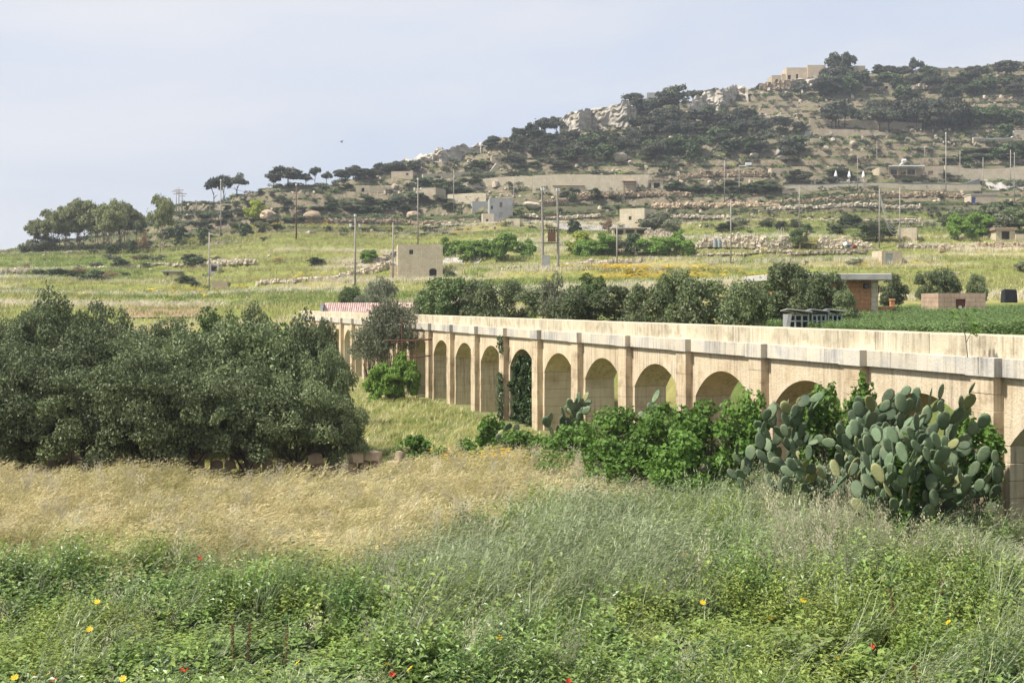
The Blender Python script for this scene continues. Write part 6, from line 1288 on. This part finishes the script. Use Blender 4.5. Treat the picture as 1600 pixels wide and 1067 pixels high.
for px, yb, yt, hw, lab in ((282, 378, 355, 14, 'round dark bush right of the lone thin tree'), (318, 377, 357, 14, 'dark bush left of the tall pale pole'), (383, 372, 350, 14, 'dark bush right of the tall pale pole')): spot('dark_bush', lab, px, yb, yt, hw, 'greenF', None, 'bush')
spot('yellow_shrub', 'yellow-green flowering shrub on the lower left spur', 398, 350, 314, 16, 'limebush', None, 'bush'); spot('yellow_shrub', 'low yellowish shrub below the flowering one', 408, 364, 346, 14, 'euc', None, 'bush')
for i, (px, yb, yt, hw, kd, lab) in enumerate([(334, 305, 280, 15, 'pineTop', 'left skyline pine leaning over the tall pale pole'), (370, 302, 273, 18, 'pineTop', 'broad skyline pine right of the tall pale pole'), (350, 303, 276, 14, 'pineTop', 'skyline pine between the two left ones'), (450, 291, 262, 26, 'pineF', 'dome shaped dark tree on the skyline spur'), (428, 290, 270, 14, 'pineF', 'lower left shoulder of the dome shaped skyline tree'),
                                         (478, 286, 272, 12, 'pineF', 'low dark bush right of the dome shaped skyline tree'), (492, 284, 262, 10, 'pineTop', 'airy flat topped skyline pine, taller one'), (510, 284, 269, 10, 'pineTop', 'airy flat topped skyline pine, lower right one'), (540, 282, 268, 16, 'pineF', 'dark bush on the skyline right of the airy pines'), (615, 275, 255, 20, 'pineF', 'dark skyline bush left of the rocky ridge end'), (570, 280, 265, 20, 'pineF', 'broad dark skyline bush on the spur'),
                                         (1310, 122, 86, 20, 'pineF', 'biggest pine on the crest beside the ruin'), (1325, 118, 84, 12, 'pineTop', 'open topped pine at the right of the biggest crest pine'), (1432, 128, 92, 12, 'pineTop', 'slender open pine on the right crest'), (1380, 125, 103, 18, 'pineF', 'wide pine on the crest right of the pale block'), (1410, 126, 104, 16, 'pineF', 'pine left of the slender open crest pine'),
                                         (1060, 178, 136, 22, 'pineF', 'tall pine on the skyline left of the second cliff'), (1035, 180, 145, 20, 'pineF', 'pine left of the tall skyline pine'), (990, 178, 148, 18, 'pineF', 'pine on the skyline at the right end of the bright cliff'), (1000, 185, 155, 20, 'pineF', 'pine just under the skyline hut'), (1083, 165, 142, 16, 'pineF', 'pine at the left end of the second cliff'), (852, 214, 186, 16, 'pineF', 'skyline pine left of the bright cliff'), (870, 208, 184, 14, 'pineF', 'pine touching the left end of the bright cliff'), (825, 218, 200, 20, 'pineF', 'broad dark skyline tree left of the cliff pines')]):
    spot('pine_tree', lab, px, yb, yt, hw, kd, 'far', 'tree', 'pines on the skyline', i)
# prickly pear scrub far away at the field hut
spot('cactus_bush', 'grey-green prickly pear bush left of the pump hut', 1336, 419, 404, 14, 'greyF', None, 'bush'); spot('cactus_bush', 'grey bush at the far right field edge', 1598, 424, 408, 12, 'greyF', None, 'bush')
# bird
mb = MB(); mb.tube([(-.18, 0, 0), (0, 0, .03), (.2, 0, 0), (.3, 0, .01)], [.02, .06, .05, .02], 6); mb.add([(-.05, 0, .03), (.1, 0, .03), (.05, .5, .22), (-.12, .85, .10), (-.02, .45, .2)], [(0, 1, 2, 4), (4, 2, 3)]); mb.add([(-.05, 0, .03), (.1, 0, .03), (.05, -.5, .22), (-.12, -.85, .10), (-.02, -.45, .2)], [(0, 4, 2, 1), (4, 3, 2)])
tag(mb.build('bird', M['dark'], None, loc=at(533, 130, 222), rot=(0, .3, .6), scl=(.7, .7, .7)), 'small dark bird flying in the sky over the left ridge', 'bird')
# ------------------------------------------------------------------ air
hz = MB().b2(-900, 900, -60, 1750, -12, 112).build('haze', [], None)
m, nt, out = new_mat('haze'); v = nt.nodes.new('ShaderNodeVolumePrincipled'); v.inputs['Density'].default_value = 0.00032; v.inputs['Color'].default_value = (.86, .90, .97, 1); v.inputs['Anisotropy'].default_value = .3
nt.links.new(v.outputs[0], out.inputs['Volume']); hz.data.materials.append(m); tag(hz, 'thin pale haze lying over the fields and the hill', 'haze', None, 'stuff')
